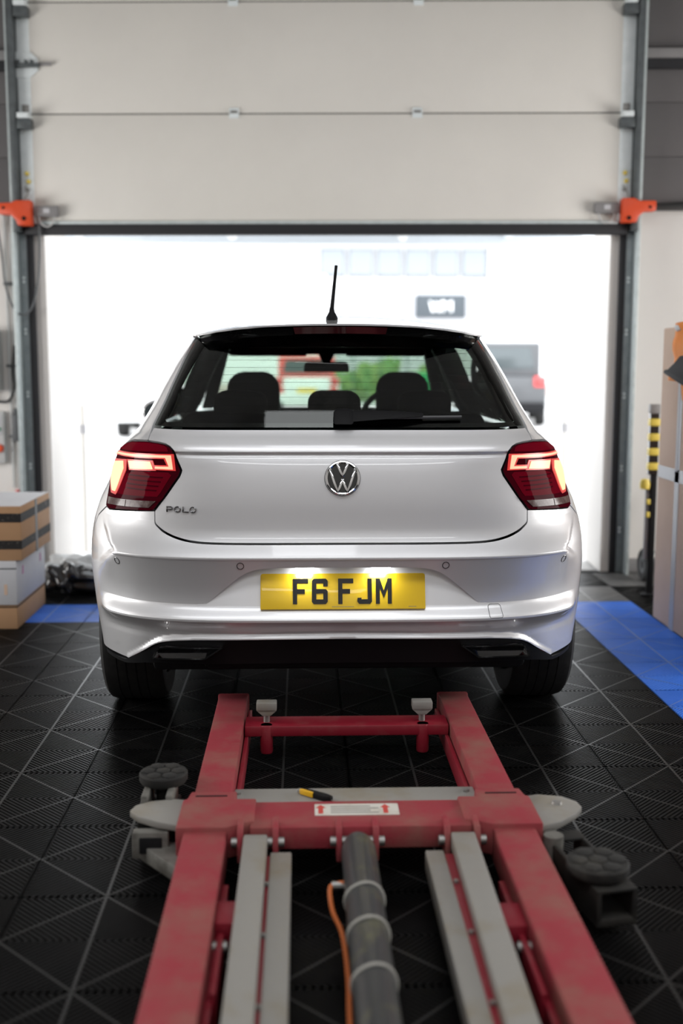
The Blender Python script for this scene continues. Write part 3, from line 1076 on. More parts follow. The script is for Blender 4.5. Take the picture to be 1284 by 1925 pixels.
for sx in (-1, 1):
    def S(l):
        return [(a * sx, z) for a, z in l]
    arch_q = [ay(AX_Y + ARCH * math.cos(t), AX_Z + ARCH * math.sin(t)) for t in np.radians(np.linspace(-8, 122, 26))]
    q = [(.660, .994), (.668, 1.012), (.672, 1.034), (.672, 1.040), (.577, 1.331), (.560, 1.338)]
    q += [ay(y, 1.343) for y in (.62, .75, .9, 1.05, 1.15)] + [ay(1.10, 1.30), ay(1.0, 1.15), ay(.96, 1.05), ay(.98, 1.02), ay(1.08, 1.0), ay(1.10, .95), ay(1.10, .6), ay(1.08, .24)]
    q += arch_q + [ay(.447, .642), ay(.402, .727)]
    q += [(.887, .767)] + [(a + .003, z) for a, z in LAMP[6:10]] + [(.938, .9625), (.866, .980), (.79, .989)]
    qp = panel('quarter_panel', S(q), s_base, 'car_paint', car, th=.03, knots=QK, da=.03, step=.014)
    # wheel arch liner
    mb = MB()
    ys = [(AX_Y + (ARCH + .01) * math.cos(t), AX_Z + (ARCH + .01) * math.sin(t)) for t in np.linspace(-.15, PI + .15, 24)]
    for i in range(23):
        (y0, z0), (y1, z1) = ys[i], ys[i + 1]
        mb.add([(sx * .80, y0, z0), (sx * .80, y1, z1), (sx * .52, y1, z1), (sx * .52, y0, z0)], [(0, 1, 2, 3)])
    mb.add([(sx * .52, y, z) for y, z in ys], [list(range(24))])
    mb.build('arch_liner', 'black_trim', car)
    # doors, front wing, side windows
    for nm, y0, y1 in (('rear_door', 1.103, 1.98), ('front_door', 1.986, 2.98)):
        d = panel(nm, S([ay(y0, .24), ay(y1, .24), ay(y1, .6), ay(y1, 1.0), ay(y0, 1.0), ay(y0, .6)][::-1]), s_base, 'car_paint', car, th=.03, da=.09, step=.03, knots=QK)
        hx = float(base(a_of_y(y0 + .17, .86), .86)[0][0])
        MB().tube([(sx * hx, y0 + .08, .86), (sx * (hx + .03), y0 + .11, .862), (sx * (hx + .03), y0 + .22, .866), (sx * hx, y0 + .25, .868)], .011, 8).build('door_handle', 'car_paint', d)
    fa = [ay(3.24 + .345 * math.cos(t), AX_Z + .345 * math.sin(t)) for t in np.radians(np.linspace(-8, 188, 24))]
    panel('front_wing', S([ay(2.986, .24), ay(2.986, .96), ay(3.5, .90), ay(3.8, .80), ay(3.92, .6), ay(3.92, .24)] + [p for p in fa]), s_base, 'car_paint', car, th=.03, da=.09, step=.03)
    panel('side_window', S([ay(.93, 1.05), ay(.965, 1.15), ay(1.06, 1.30), ay(1.10, 1.338), ay(2.3, 1.338), ay(2.9, 1.02), ay(2.9, 1.004), ay(1.05, 1.004), ay(.94, 1.025)]), lambda a, z: s_base(a, z, -.012), 'side_glass', car, th=.004, da=.1, step=.04, back='side_glass')
    for (yA, yB) in ((1.93, 2.05),):
        panel('door_pillar', S([ay(yA, 1.0), ay(yB, 1.0), ay(yB - .05, 1.343), ay(yA - .05, 1.343)]), lambda a, z: s_base(a, z, -.014), 'black_gloss', car, th=.05, da=.1, step=.03)
    # front pillar
    mb = MB()
    for (yA, zA, xA), (yB, zB, xB) in (((2.25, 1.355, .545), (2.98, .99, .70)),):
        mb.hexa([(sx * (xA - .05), yA, zA - .03), (sx * xA, yA, zA - .03), (sx * xA, yA + .09, zA - .03), (sx * (xA - .05), yA + .09, zA - .03)] and
                [(sx * (xB - .07), yB - .05, zB), (sx * xB, yB - .05, zB), (sx * xB, yB + .06, zB), (sx * (xB - .07), yB + .06, zB),
                 (sx * (xA - .06), yA, zA), (sx * xA, yA, zA), (sx * xA, yA + .10, zA), (sx * (xA - .06), yA + .10, zA)])
    mb.build('front_pillar', 'black_trim', car, bevel=.012)
    # door mirror
    m_ = MB().lathe([(0, -.05), (.05, -.045), (.078, -.02), (.085, .01), (.07, .06), (.03, .10), (0, .105)], (0, 0, 0), 'y', 16)
    m_.v = [(x * 1.25 + sx * .90, y + 2.66, z * .85 + .985) for x, y, z in m_.v]
    dmi = m_.build('door_mirror', 'car_paint', car)
    g_ = MB().lathe([(0, -.052), (.062, -.0505), (.066, -.046), (0, -.046)], (0, 0, 0), 'y', 16)
    g_.v = [(x * 1.25 + sx * .90, y + 2.66, z * .85 + .985) for x, y, z in g_.v]
    g_.build('mirror_glass', 'vehicle_glass', dmi)
    MB().box(min(sx * .80, sx * .90), max(sx * .80, sx * .90), 2.66, 2.72, .955, .985).build('mirror_foot', 'black_plastic', dmi, bevel=.008)

# windscreen, bonnet, front
def s_ws(x, t):
    y = 2.40 + .66 * t + .0 * x
    cv = .14 * (np.abs(x) / .7) ** 2
    return np.stack([x, y - cv * (1), 1.405 - .40 * t - .04 * (np.abs(x) / .6) ** 2 * (1 - t)], 1)


ws = panel('windscreen', mirror([(0, .02), (.50, .03), (.53, .06), (.665, .97), (.65, 1.0), (0, 1.0)][::-1]), s_ws, 'windscreen_glass', car, th=.0005, gap=0, back='windscreen_glass', da=.06, fine=.08, step=.04)
mb = MB()
secs = [(2.96, .70, 1.0, .02), (3.2, .70, .965, .03), (3.5, .68, .905, .04), (3.75, .64, .82, .05), (3.90, .58, .70, .06), (3.99, .50, .56, .05)]
nn_ = 15
for y, hw, zt, cr in secs:
    mb.v += [(hw * math.sin((k / (nn_ - 1) * 2 - 1) * PI / 2 * .98), y - .16 * (k / (nn_ - 1) * 2 - 1) ** 2, zt - cr * (k / (nn_ - 1) * 2 - 1) ** 2) for k in range(nn_)]
for i in range(len(secs) - 1):
    for k in range(nn_ - 1):
        mb.f.append([i * nn_ + k, i * nn_ + k + 1, (i + 1) * nn_ + k + 1, (i + 1) * nn_ + k])
        mb.m.append(0)
mb.build('bonnet', 'car_paint', car)
MB().prism([(-.80, 3.70), (-.62, 3.93), (-.3, 4.02), (.3, 4.02), (.62, 3.93), (.80, 3.70)], 'z', .22, .66).build('front_bumper', 'car_paint', car, bevel=.03)
for sx in (-1, 1):
    MB().prism([(sx * .45, 3.93), (sx * .66, 3.83), (sx * .76, 3.68), (sx * .70, 3.66), (sx * .45, 3.85)], 'z', .64, .72).build('headlamp', 'vehicle_glass', car, bevel=.008)

# underbody, cabin lining
MB().box(-.64, .64, .30, 3.80, .20, .30).build('underbody', 'black_trim', car, bevel=.02)
MB().box(-.46, .46, .17, 1.10, .235, .40).build('spare_wheel_well', 'black_trim', car, bevel=.03)
MB().tube([(-.66, AX_Y, .29), (.66, AX_Y, .29)], .035, 10).build('rear_axle', 'black_trim', car)
MB().box(-.58, .58, .32, .98, .42, .97).build('luggage_box', 'black_trim', car, bevel=.03)
mb = MB().box(-.56, .56, .30, .62, .985, 1.01)
mb.build('parcel_shelf', 'black_trim', car, bevel=.006)
MB().box(-.70, .70, 2.55, 3.02, .55, .955).build('dashboard', 'black_trim', car, bevel=.04)
MB().box(-.72, .72, 1.0, 2.6, .30, .42).build('cabin_floor', 'black_trim', car)
MB().box(-.50, .50, 1.2, 2.36, 1.325, 1.345).build('headlining', 'black_trim', car, bevel=.008)
for sx in (-1, 1):
    MB().box(min(sx * .10, sx * .50), max(sx * .10, sx * .50), 2.28, 2.46, 1.283, 1.315).build('sun_visor', 'black_trim', car, bevel=.012)
MB().box(-.50, .50, 2.30, 2.44, 1.312, 1.375).build('header_trim', 'black_trim', car, bevel=.012)


def rbox(mb_, x0, x1, y0, y1, z0, z1, r):
    """rounded outline (x,z) box"""
    pts = []
    for cx, cz, a0 in ((x1 - r, z1 - r, 0), (x0 + r, z1 - r, 90), (x0 + r, z0 + r * .3, 180), (x1 - r, z0 + r * .3, 270)):
        rr = r if a0 < 180 else r * .3
        ccx = cx if a0 < 180 else (x0 + rr if a0 == 180 else x1 - rr)
        for k in range(6):
            an = math.radians(a0 + k * 18)
            pts.append((ccx + rr * math.cos(an), cz + rr * math.sin(an)))
    return mb_.prism(pts, 'y', y0, y1)


rs = rbox(MB(), -.60, .60, .98, 1.12, .45, 1.052, .05).build('rear_seat', 'seat_fabric', car, bevel=.02)
for cx, m_ in ((-.372, 'seat_fabric'), (0, 'seat_fabric_lit'), (.36, 'seat_fabric')):
    hd = rbox(MB(), cx - .105, cx + .105, .99, 1.09, 1.03, 1.137, .05).build('headrest', m_, rs, bevel=.015)
for cx in (-.365, .365):
    fsx = rbox(MB(), cx - .24, cx + .24, 2.0, 2.16, .40, 1.0, .1).build('front_seat', 'seat_fabric', car, bevel=.03)
    rbox(MB(), cx - .128, cx + .128, 2.02, 2.12, .9, 1.205, .085).build('headrest', 'seat_fabric', fsx, bevel=.02)
ring = [(.37 + .185 * math.cos(t), 2.52 - .06 * math.sin(t), .93 + .185 * math.sin(t)) for t in np.linspace(0, 2 * PI, 28)[:-1]]
sw = MB().tube(ring, .016, 8, closed=True)
sw.box(.31, .43, 2.51, 2.54, .90, .95)
sw.build('steering_wheel', 'grey_plastic', car)
rm = rbox(MB(), -.118, .118, 2.41, 2.44, 1.20, 1.255, .026).build('rear_view_mirror', 'black_plastic', car, bevel=.006)
MB().prism([(-.02, 1.25), (.02, 1.25), (.05, 1.31), (-.05, 1.31)], 'y', 2.42, 2.45).build('mirror_stalk', 'black_plastic', rm, bevel=.004)
# sensor frit dots band near the mirror
MB().box(-.16, .16, 2.43, 2.445, 1.292, 1.33).build('sensor_cover', 'black_plastic', ws, bevel=.006)

# wiper
g0 = s_glass(np.array([0.004]), np.array([1.072]))[0]
wp = thing('wiper', None, None)
wp.parent = car
def gp(x, z, out):
    p = s_base(np.array([a_of_x(x, z)]), np.array([z]), out)[0]
    return Vector(p)
mb = MB()
cap = []
for out in (.0, .038):
    for x, z in ((-.027, 1.050), (.036, 1.050), (.040, 1.092), (.02, 1.098), (-.018, 1.098), (-.027, 1.088)):
        cap.append(tuple(gp(x, z, out)))
mb.add(cap, [(5, 4, 3, 2, 1, 0), (6, 7, 8, 9, 10, 11)] + [(i, (i + 1) % 6, 6 + (i + 1) % 6, 6 + i) for i in range(6)])
mb.build('wiper_cap', 'black_plastic', wp, bevel=.008)
arm = []
for x, zl, zh, o in ((.03, 1.058, 1.093, .036), (.10, 1.063, 1.094, .034), (.20, 1.070, 1.090, .030), (.262, 1.074, 1.084, .024)):
    arm.append([gp(x, zl, o - .012), gp(x, zl, o), gp(x, zh, o), gp(x, zh, o - .012)])
mb = MB()
mb.v = [tuple(p) for r in arm for p in r]
for i in range(3):
    for k in range(4):
        mb.f.append([i * 4 + k, (i + 1) * 4 + k, (i + 1) * 4 + (k + 1) % 4, i * 4 + (k + 1) % 4])
        mb.m.append(0)
mb.f += [[0, 1, 2, 3], [12, 15, 14, 13]]
mb.m += [0, 0]
mb.build('wiper_arm', 'black_plastic', wp, bevel=.003)
mb = MB()
bl = [(x, 1.0685 + .004 * (x / .38), .014) for x in np.linspace(.0, .385, 14)]
mb.tube([tuple(gp(x, z, o)) for x, z, o in bl], .0055, 6)
mb.build('wiper_blade', 'grey_plastic', wp)

# antenna
an = MB().lathe([(.020, 0), (.021, .008), (.016, .02), (.010, .03), (.0075, .045), (0, .046)], (-.022, .55, 1.392), 'z', 14).build('antenna', 'black_plastic', car)
mb = MB()
p0, p1 = Vector((-.022, .55, 1.43)), Vector((-.010, .455, 1.572))
mb.tube([p0 + (p1 - p0) * t for t in np.linspace(0, 1, 10)], [.0075, .007, .0066, .0062, .006, .0058, .0056, .0054, .0052, .0054], 8)
mb.build('antenna_mast', 'black_plastic', an)

# tail lamps
for sx in (-1, 1):
    lamp = panel('tail_lamp', [(a * sx, z) for a, z in LAMP], s_lamp, 'lamp_red_dark', car, th=.035, knots=TOPK, gap=.0022, step=.008, da=.02, fine=.015, edge='black_gloss')
    lamp['label'] = 'lit red tail lamp'

    def piece(nm, l, m_, off, th=.003, par=lamp, gap=0., step=.008):
        return panel(nm, [(a * sx, z) for a, z in l], lambda a, z: s_base(a, z, .004 + off, Y0L), m_, par, th=th, gap=gap, back=m_, knots=TOPK, step=step, da=.015, fine=.012)
    # dark red inner facets
    piece('lens_top', [(.556, .964), (.95, .952), (.93, .957), (.86, .973), (.79, .981), (.66, .987), (.60, .985), (.573, .981), (.562, .976)], 'lamp_red', .0012)
    piece('lens_field', [(.556, .898), (.70, .896), (.762, .882), (.81, .816), (.60, .816), (.585, .832), (.545, .890)], 'lamp_red', .0012)
    for k in range(4):
        z = .838 + .014 * k
        piece('lens_rib', [(.60 - .02 * k * .4, z), (.745, z), (.745, z + .004), (.60 - .02 * k * .4, z + .004)], 'lamp_red_dark', .0025)
    # light guides: red glow behind, bright core in front
    tb_ = [(.545, .953), (.62, .951), (.75, .948), (.90, .944), (.968, .938), (.974, .931), (.90, .9375), (.75, .9405), (.62, .9435), (.565, .944), (.553, .917), (.606, .9155), (.606, .9085), (.539, .9085)]
    gl = [(.536, .957), (.62, .955), (.75, .952), (.90, .948), (.972, .942), (.98, .928), (.90, .9335), (.75, .9365), (.62, .9395), (.572, .940), (.562, .921), (.610, .9195), (.612, .9045), (.530, .9045)]
    piece('glow_band', gl, 'lamp_glow', .0022, gap=0)
    piece('light_bar', tb_, 'lamp_led_edge', .0045)
    piece('glow_field', [(.617, .934), (.770, .929), (.745, .896), (.604, .902)], 'lamp_glow', .0022)
    piece('light_block', [(.628, .9295), (.755, .925), (.735, .9005), (.616, .9065)], 'lamp_led', .0045)
    piece('glow_column', [(.775, .928), (.963, .917), (.973, .888), (.935, .845), (.868, .813), (.815, .811), (.768, .893)], 'lamp_glow', .0022)
    piece('light_column', [(.806, .921), (.945, .909), (.953, .890), (.915, .848), (.858, .821), (.826, .821), (.790, .898)], 'lamp_led', .0045)
    piece('lens_divider', [(.57, .822), (.90, .812), (.898, .801), (.585, .806)], 'lamp_red_dark', .002)
    piece('reverse_lens', [(.600, .807), (.880, .799), (.866, .778), (.625, .785)], 'lamp_smoke', .0025)
    piece('reverse_lens', [(.735, .8025), (.7385, .8025), (.7385, .782), (.735, .782)], 'lamp_smoke', .004, step=.003)
    piece('lens_base', [(.620, .783), (.872, .776), (.85, .766), (.615, .778)], 'lamp_red_dark', .002)

# number plate with raised characters
PL = thing('number_plate', None, None)
PL['label'] = 'yellow number plate with black characters'
PL.parent = car
PL.location = (0, .0428 - .008, .5295)
PL.rotation_euler = (-math.atan(.30), 0, 0)
rbox(MB(), -.26, .26, -.003, .003, -.0565, .0565, .008).build('plate', 'plate_yellow', PL, bevel=.001)


def strokes(polys, x0, wd, h, nm, par, m_, th=.002, y=-.003):
    mb_ = MB()
    for po in polys:
        mb_.prism([(x0 + px_ * wd, (pz - .5) * h) for px_, pz in po], 'y', y - th, y + .0005)
    return mb_.build(nm, m_, par, smooth=False)


s_ = .28
vt = .18
F_ = [[(0, 0), (s_, 0), (s_, 1), (0, 1)], [(s_, 1 - vt), (1, 1 - vt), (1, 1), (s_, 1)], [(s_, .41), (.78, .41), (.78, .41 + vt), (s_, .41 + vt)]]
SIX = [[(.12, 0), (.88, 0), (1, .09), (1, .18), (0, .18), (0, .09)], [(0, .18), (s_, .18), (s_, .82), (0, .82)], [(0, .82), (1, .82), (1, .91), (.88, 1), (.12, 1), (0, .91)],
       [(1 - s_, .70), (1, .70), (1, .82), (1 - s_, .82)], [(1 - s_, .18), (1, .18), (1, .44), (1 - s_, .44)], [(s_, .41), (1, .44), (1, .50), (.88, .59), (s_, .59)]]
J_ = [[(1 - s_, .18), (1, .18), (1, 1), (1 - s_, 1)], [(.12, 0), (.88, 0), (1, .09), (1, .18), (0, .18), (0, .09)], [(0, .18), (s_, .18), (s_, .24), (.02, .24)]]
M_ = [[(0, 0), (.25, 0), (.25, 1), (0, 1)], [(.75, 0), (1, 0), (1, 1), (.75, 1)], [(.25, .62), (.5, .22), (.5, .52), (.25, 1)], [(.75, .62), (.75, 1), (.5, .52), (.5, .22)]]
for po, x0, wd in ((F_, -.158, .048), (SIX, -.0985, .050), (F_, -.0155, .048), (J_, .045, .046), (M_, .1035, .050)):
    strokes(po, x0, wd, .080, 'plate_character', PL, 'plate_black')
for x0, n in ((-.035, 14), (.207, 5)):
    for k in range(n):
        MB().box(x0 + k * .005, x0 + k * .005 + .0034, -.0034, -.003, -.0495, -.0477).build('plate_small_print', 'sticker_grey', PL, smooth=False)
for sx in (-1, 1):
    pm = MB().box(sx * .12 - .03, sx * .12 + .03, .018, .042, .601, .607).build('plate_lamp', 'plate_lamp', car, bevel=.002)
    ld = bpy.data.lights.new('plate_light', 'AREA')
    ld.size = .05
    ld.shape = 'RECTANGLE'
    ld.size_y = .012
    ld.energy = .08
    ld.color = (.93, .97, 1)
    lo = bpy.data.objects.new('plate_light', ld)
    COL.objects.link(lo)
    lo.location = CAR_O + Vector((sx * .12, .020, .599))
    lo.rotation_euler = (.35, 0, 0)

# badge: dark disc, chrome ring and letter strokes
BG = thing('badge', None, None)
BG['label'] = 'round chrome emblem'
BG.parent = car
gslope = float((Y0(.90) - Y0(.87)) / .03)
BG.location = (-.001, float(Y0(.885)) - .002, .8845)
BG.rotation_euler = (-math.atan(gslope), 0, 0)
MB().lathe([(0, -.005), (.052, -.005), (.053, .004), (0, .004)], (0, 0, 0), 'y', 40).build('emblem_disc', 'black_gloss', BG)
MB().tube([(.0505 * math.cos(t), -.005, .0505 * math.sin(t)) for t in np.linspace(0, 2 * PI, 41)[:-1]], .0048, 8, closed=True).build('emblem_ring', 'chrome', BG)
MB().tube([(.0552 * math.cos(t), -.001, .0552 * math.sin(t)) for t in np.linspace(0, 2 * PI, 41)[:-1]], .0018, 6, closed=True).build('emblem_outer_ring', 'black_gloss', BG)  # thin black ring around the chrome one


def bar(mb_, p, q, w0, y0=-.010, y1=-.004):
    p, q = Vector((p[0], 0, p[1])), Vector((q[0], 0, q[1]))
    t = (q - p).normalized()
    n_ = Vector((-t.z, 0, t.x)) * w0
    A = [p - n_, q - n_, q + n_, p + n_]
    mb_.hexa([(v.x, y1, v.z) for v in A] + [(v.x, y0, v.z) for v in A])


R5 = .0495
for nm, pth in (('emblem_upper_letter', [(-.017, .0465), (0, .004), (.017, .0465)]), ('emblem_lower_letter', [(-.040, .029), (-.0155, -.0465), (0, -.004), (.0155, -.0465), (.040, .029)])):
    mb = MB()
    for a_, b_ in zip(pth[:-1], pth[1:]):
        bar(mb, a_, b_, .0042)
    mb.build(nm, 'chrome', BG, bevel=.0015)

# model lettering at the lower left of the tailgate
LT = thing('lettering', None, None)
LT['label'] = 'small chrome model lettering'
LT.parent = car
lz = .7845
lc = s_base(np.array([a_of_x(-.508, lz)]), np.array([lz]), .002)[0]
l2 = s_base(np.array([a_of_x(-.46, lz)]), np.array([lz]), .002)[0]
l1 = s_base(np.array([a_of_x(-.556, lz)]), np.array([lz]), .002)[0]
LT.location = tuple(lc)
LT.rotation_euler = (0, 0, math.atan2(l2[1] - l1[1], l2[0] - l1[0]))


def letter(rings, x0, wd, h, nm='letter'):
    mb_ = MB()
    for a_, b_, t_ in rings:
        mb_.tube([], .001) if False else None
        bar(mb_, (x0 + a_[0] * wd, (a_[1] - .5) * h), (x0 + b_[0] * wd, (b_[1] - .5) * h), t_, -.004, .001)
    return mb_.build(nm, 'dark_chrome', LT, bevel=.0006)


lw, lh, tk = .0215, .0185, .0021
P_ = [((.1, 0), (.1, 1), tk), ((.0, .9), (.8, .9), tk), ((.8, .9), (.95, .68), tk), ((.95, .68), (.8, .45), tk), ((.8, .45), (.1, .45), tk)]
Lr = [((.1, 0), (.1, 1), tk), ((.05, .1), (.95, .1), tk)]
for rr, x0 in ((P_, -.0505), (Lr, .0035)):
    letter(rr, x0, lw, lh)
for x0 in (-.0245, .0275):
    MB().tube([(x0 + lw * (.5 + .44 * math.cos(t)), -.0015, lh * .44 * math.sin(t)) for t in np.linspace(0, 2 * PI, 29)[:-1]], .0023, 8, closed=True).build('letter', 'dark_chrome', LT)

# parking sensors and tow-eye cover
for a_, z_ in ((.32, .617), (-.32, .617), (.738, .613), (-.738, .613)):
    tt = np.linspace(0, 2 * PI, 21)[:-1]
    ring = s_bump(a_ + .0105 * np.cos(tt), z_ + .0105 * np.sin(tt), .0005)
    MB().tube([tuple(p) for p in ring], .0012, 5, closed=True).build('parking_sensor', 'black_gloss', bumper)
tow = resample([(.466, .444), (.504, .444), (.507, .449), (.506, .478), (.500, .483), (.470, .483), (.464, .478), (.463, .449)], .006)
P = s_bump(np.array([p[0] for p in tow]), np.array([p[1] for p in tow]), .0003)
MB().tube([tuple(p) for p in P], .0009, 5, closed=True).build('tow_eye_cover', 'grey_plastic', bumper)

# wheels
def wheel(sx, y):
    t = thing('wheel', None, None)
    t.parent = car
    t.location = (sx * .730, y, AX_Z)
    prof = [(.215, -.10), (.25, -.108), (.29, -.106), (.304, -.095), (.310, -.075), (.310, .075), (.304, .095), (.29, .106), (.25, .108), (.215, .10)]
    MB().lathe(prof + [prof[0]], (0, 0, 0), 'x', 48).build('tyre', 'tyre_rubber', t)
    for gx in (-.05, -.017, .017, .05):
        MB().tube([(gx, .3095 * math.cos(a), .3095 * math.sin(a)) for a in np.linspace(0, 2 * PI, 41)[:-1]], .0035, 4, closed=True).build('tread_groove', 'black_trim', t)
    MB().lathe([(.214, -.09), (.20, -.085), (.195, 0), (.20, .085), (.214, .09)], (0, 0, 0), 'x', 40).build('rim', 'alloy', t)
    mb_ = MB()
    for k in range(10):
        a = 2 * PI * k / 10
        c_, s2 = math.cos(a), math.sin(a)
        q = [(-.018, .03), (.018, .03), (.014, .2), (-.014, .2)]
        vs_ = [(sx * d, u_ * c_ - v_ * s2, u_ * s2 + v_ * c_) for d in (.055, .08) for v_, u_ in q]
        mb_.hexa(vs_)
    mb_.lathe([(0, sx * .05), (.05, sx * .05), (.05, sx * .085), (0, sx * .088)], (0, 0, 0), 'x', 16)
    mb_.build('spokes', 'alloy', t)
    MB().lathe([(0, -.03), (.14, -.03), (.14, .0), (0, .0)], (0, 0, 0), 'x', 24).build('brake_disc', 'black_trim', t)


for sx in (-1, 1):
    wheel(sx, AX_Y)
    wheel(sx, 3.24)

# ================================================================== LIFT
LX = .137
lift = thing('scissor_lift', 'low red scissor lift with white arms lying on the tiles behind the car', 'car lift', (LX, 2.6, 0))


def lb_(x0, x1, y0, y1, z0, z1, nm, m_, par=lift, bv=.006):
    return MB().box(x0 - LX, x1 - LX, y0 - 2.6, y1 - 2.6, z0, z1).build(nm, m_, par, bevel=bv)


def lpt(x, y, z):
    return (x - LX, y - 2.6, z)


for sx, x0, x1 in ((-1, -.288, -.183), (1, .457, .562)):
    lb_(x0, x1, 1.0, 2.56, .045, .13, 'side_beam', 'lift_red', bv=.007)
    bf = lb_(x0 + .003, x1 - .003, 2.66, 3.64, .045, .13, 'front_beam', 'lift_red', bv=.007)
    # inner rail along the beam
    xi = (x1, x1 + .012) if sx < 0 else (x0 - .012, x0)
    lb_(xi[0], xi[1], 2.70, 3.60, .03, .085, 'inner_rail', 'lift_red_clean', bv=.002)
    xi = (x1, x1 + .014) if sx < 0 else (x0 - .014, x0)
    lb_(xi[0], xi[1], 1.0, 2.36, .03, .075, 'inner_rail', 'lift_red_clean', bv=.002)
    # flared end block of the cross beam
    if sx < 0:
        po = [(-.306, 2.52), (-.186, 2.52), (-.120, 2.558), (-.120, 2.695), (-.172, 2.695), (-.172, 2.745), (-.290, 2.745), (-.296, 2.70), (-.306, 2.69)]
    else:
        po = [(.580, 2.52), (.460, 2.52), (.394, 2.558), (.394, 2.695), (.446, 2.695), (.446, 2.745), (.564, 2.745), (.570, 2.70), (.580, 2.69)]
    MB().prism([(a - LX, b - 2.6) for a, b in po], 'z', .06, .142).build('end_block', 'lift_red', lift, bevel=.005)
    lb_(x0 + .012, x1 - .012, 2.708, 2.714, .141, .1432, 'block_slot', 'black_trim', bv=0)
    # far end caps
    lb_(x0, x1, 3.625, 3.645, .04, .1305, 'end_cap', 'lift_red', bv=.006)
    # short cross stub to the arms and pivot lug
    if sx < 0:
        lb_(-.183, -.130, 2.13, 2.225, .05, .105, 'cross_stub', 'lift_red_clean', bv=.003)
        lb_(-.176, -.162, 1.90, 2.12, .0, .09, 'pivot_lug', 'lift_red_clean', bv=.004)
        MB().lathe([(0, -.155), (.012, -.155), (.012, -.185), (0, -.185)], (-LX, 2.09 - 2.6, .075), 'x', 12).build('pivot_bolt', 'steel', lift)
    else:
        lb_(.404, .457, 2.10, 2.20, .05, .105, 'cross_stub', 'lift_red_clean', bv=.003)
        lb_(.437, .451, 1.88, 2.10, .0, .09, 'pivot_lug', 'lift_red_clean', bv=.004)
        MB().lathe([(0, .46), (.012, .46), (.012, .43), (0, .43)], (-LX, 2.07 - 2.6, .075), 'x', 12).build('pivot_bolt', 'steel', lift)
cross = lb_(-.13, .41, 2.53, 2.69, .078, .135, 'cross_beam', 'lift_red', bv=.005)
# label plate
st = lb_(.028, .238, 2.595, 2.665, .135, .1362, 'label_plate', 'sticker_white', cross, bv=0)
st['label'] = 'white warning label with red arrows'
for x0 in (.043, .205):
    MB().prism([(x0 - .006 - LX, 2.605 - 2.6), (x0 + .006 - LX, 2.605 - 2.6), (x0 + .006 - LX, 2.64 - 2.6), (x0 + .013 - LX, 2.64 - 2.6), (x0 - LX, 2.66 - 2.6), (x0 - .013 - LX, 2.64 - 2.6), (x0 - .006 - LX, 2.64 - 2.6)], 'z', .1362, .1366).build('label_arrow', 'sticker_red', st, smooth=False)
for k in range(4):
    lb_(.068, .188 - .02 * (k % 2), 2.608 + .013 * k, 2.613 + .013 * k, .1362, .1365, 'label_line', 'sticker_grey', st, bv=0)
lb_(-.183, .457, 3.325, 3.425, .085, .12, 'far_bar', 'lift_red_clean', bv=.005)
for x in (-.115, .376):
    a_ = MB().lathe([(.018, .03), (.02, .035), (.02, .115), (.018, .12)], lpt(x, 3.34, 0), 'z', 14).build('screw_sleeve', 'lift_red_clean', lift)
    MB().lathe([(.010, .11), (.010, .165), (0, .166)], lpt(x, 3.37, 0), 'z', 12).build('screw', 'steel', a_)
    MB().box(x - .032 - LX, x + .032 - LX, 3.35 - 2.6, 3.39 - 2.6, .160, .187).build('screw_pad', 'lift_white', a_, bevel=.004)
    MB().prism([(x - .032 - LX, .160), (x - .012 - LX, .142), (x + .012 - LX, .142), (x + .032 - LX, .160)], 'y', .755, .785).build('screw_head', 'lift_white', a_, bevel=.002)
bp = lb_(-.183, .457, 2.695, 2.835, .085, .112, 'base_plate', 'lift_white', bv=.004)
for x in (-.172, .432):
    MB().lathe([(0, .112), (.010, .112), (.010, .118), (0, .119)], lpt(x, 2.80, 0), 'z', 8).build('bolt', 'steel', bp)
# scissor arms
for nm, xa, xb, y0, y1, z0, z1 in (('scissor_arm', -.142, -.086, 1.0, 2.50, .09, .132), ('scissor_arm', -.078, -.028, 1.0, 2.46, .055, .105),
                                  ('scissor_arm', .352, .410, 1.0, 2.50, .09, .132), ('scissor_arm', .286, .330, 1.0, 2.46, .055, .105)):
    sk = -.008 if xa > .3 else (0.003 if xa < -.1 else 0)
    MB().hexa([lpt(xa + (-.016 if xa > .34 else 0), y0, z0), lpt(xb + (-.016 if xa > .34 else 0), y0, z0), lpt(xb, y1, z0), lpt(xa, y1, z0),
               lpt(xa + (-.016 if xa > .34 else 0), y0, z1), lpt(xb + (-.016 if xa > .34 else 0), y0, z1), lpt(xb, y1, z1), lpt(xa, y1, z1)]).build(nm, 'lift_white', lift, bevel=.004)
for xa, xb in ((-.086, -.078), (.331, .352)):
    rr = MB().hexa([lpt(xa + (-.012 if xa > .3 else 0), 1.0, .03), lpt(xb + (-.012 if xa > .3 else 0), 1.0, .03), lpt(xb, 2.45, .03), lpt(xa, 2.45, .03),
                    lpt(xa + (-.012 if xa > .3 else 0), 1.0, .10), lpt(xb + (-.012 if xa > .3 else 0), 1.0, .10), lpt(xb, 2.45, .10), lpt(xa, 2.45, .10)]).build('arm_spacer', 'lift_red_clean', lift, bevel=.002)
    for y in (1.55, 1.83, 2.08, 2.3):
        MB().lathe([(0, .10), (.0055, .10), (.0055, .108), (0, .109)], lpt((xa + xb) / 2 - (.004 if xa > .3 else 0), y, 0), 'z', 8).build('spacer_bolt', 'steel', rr)
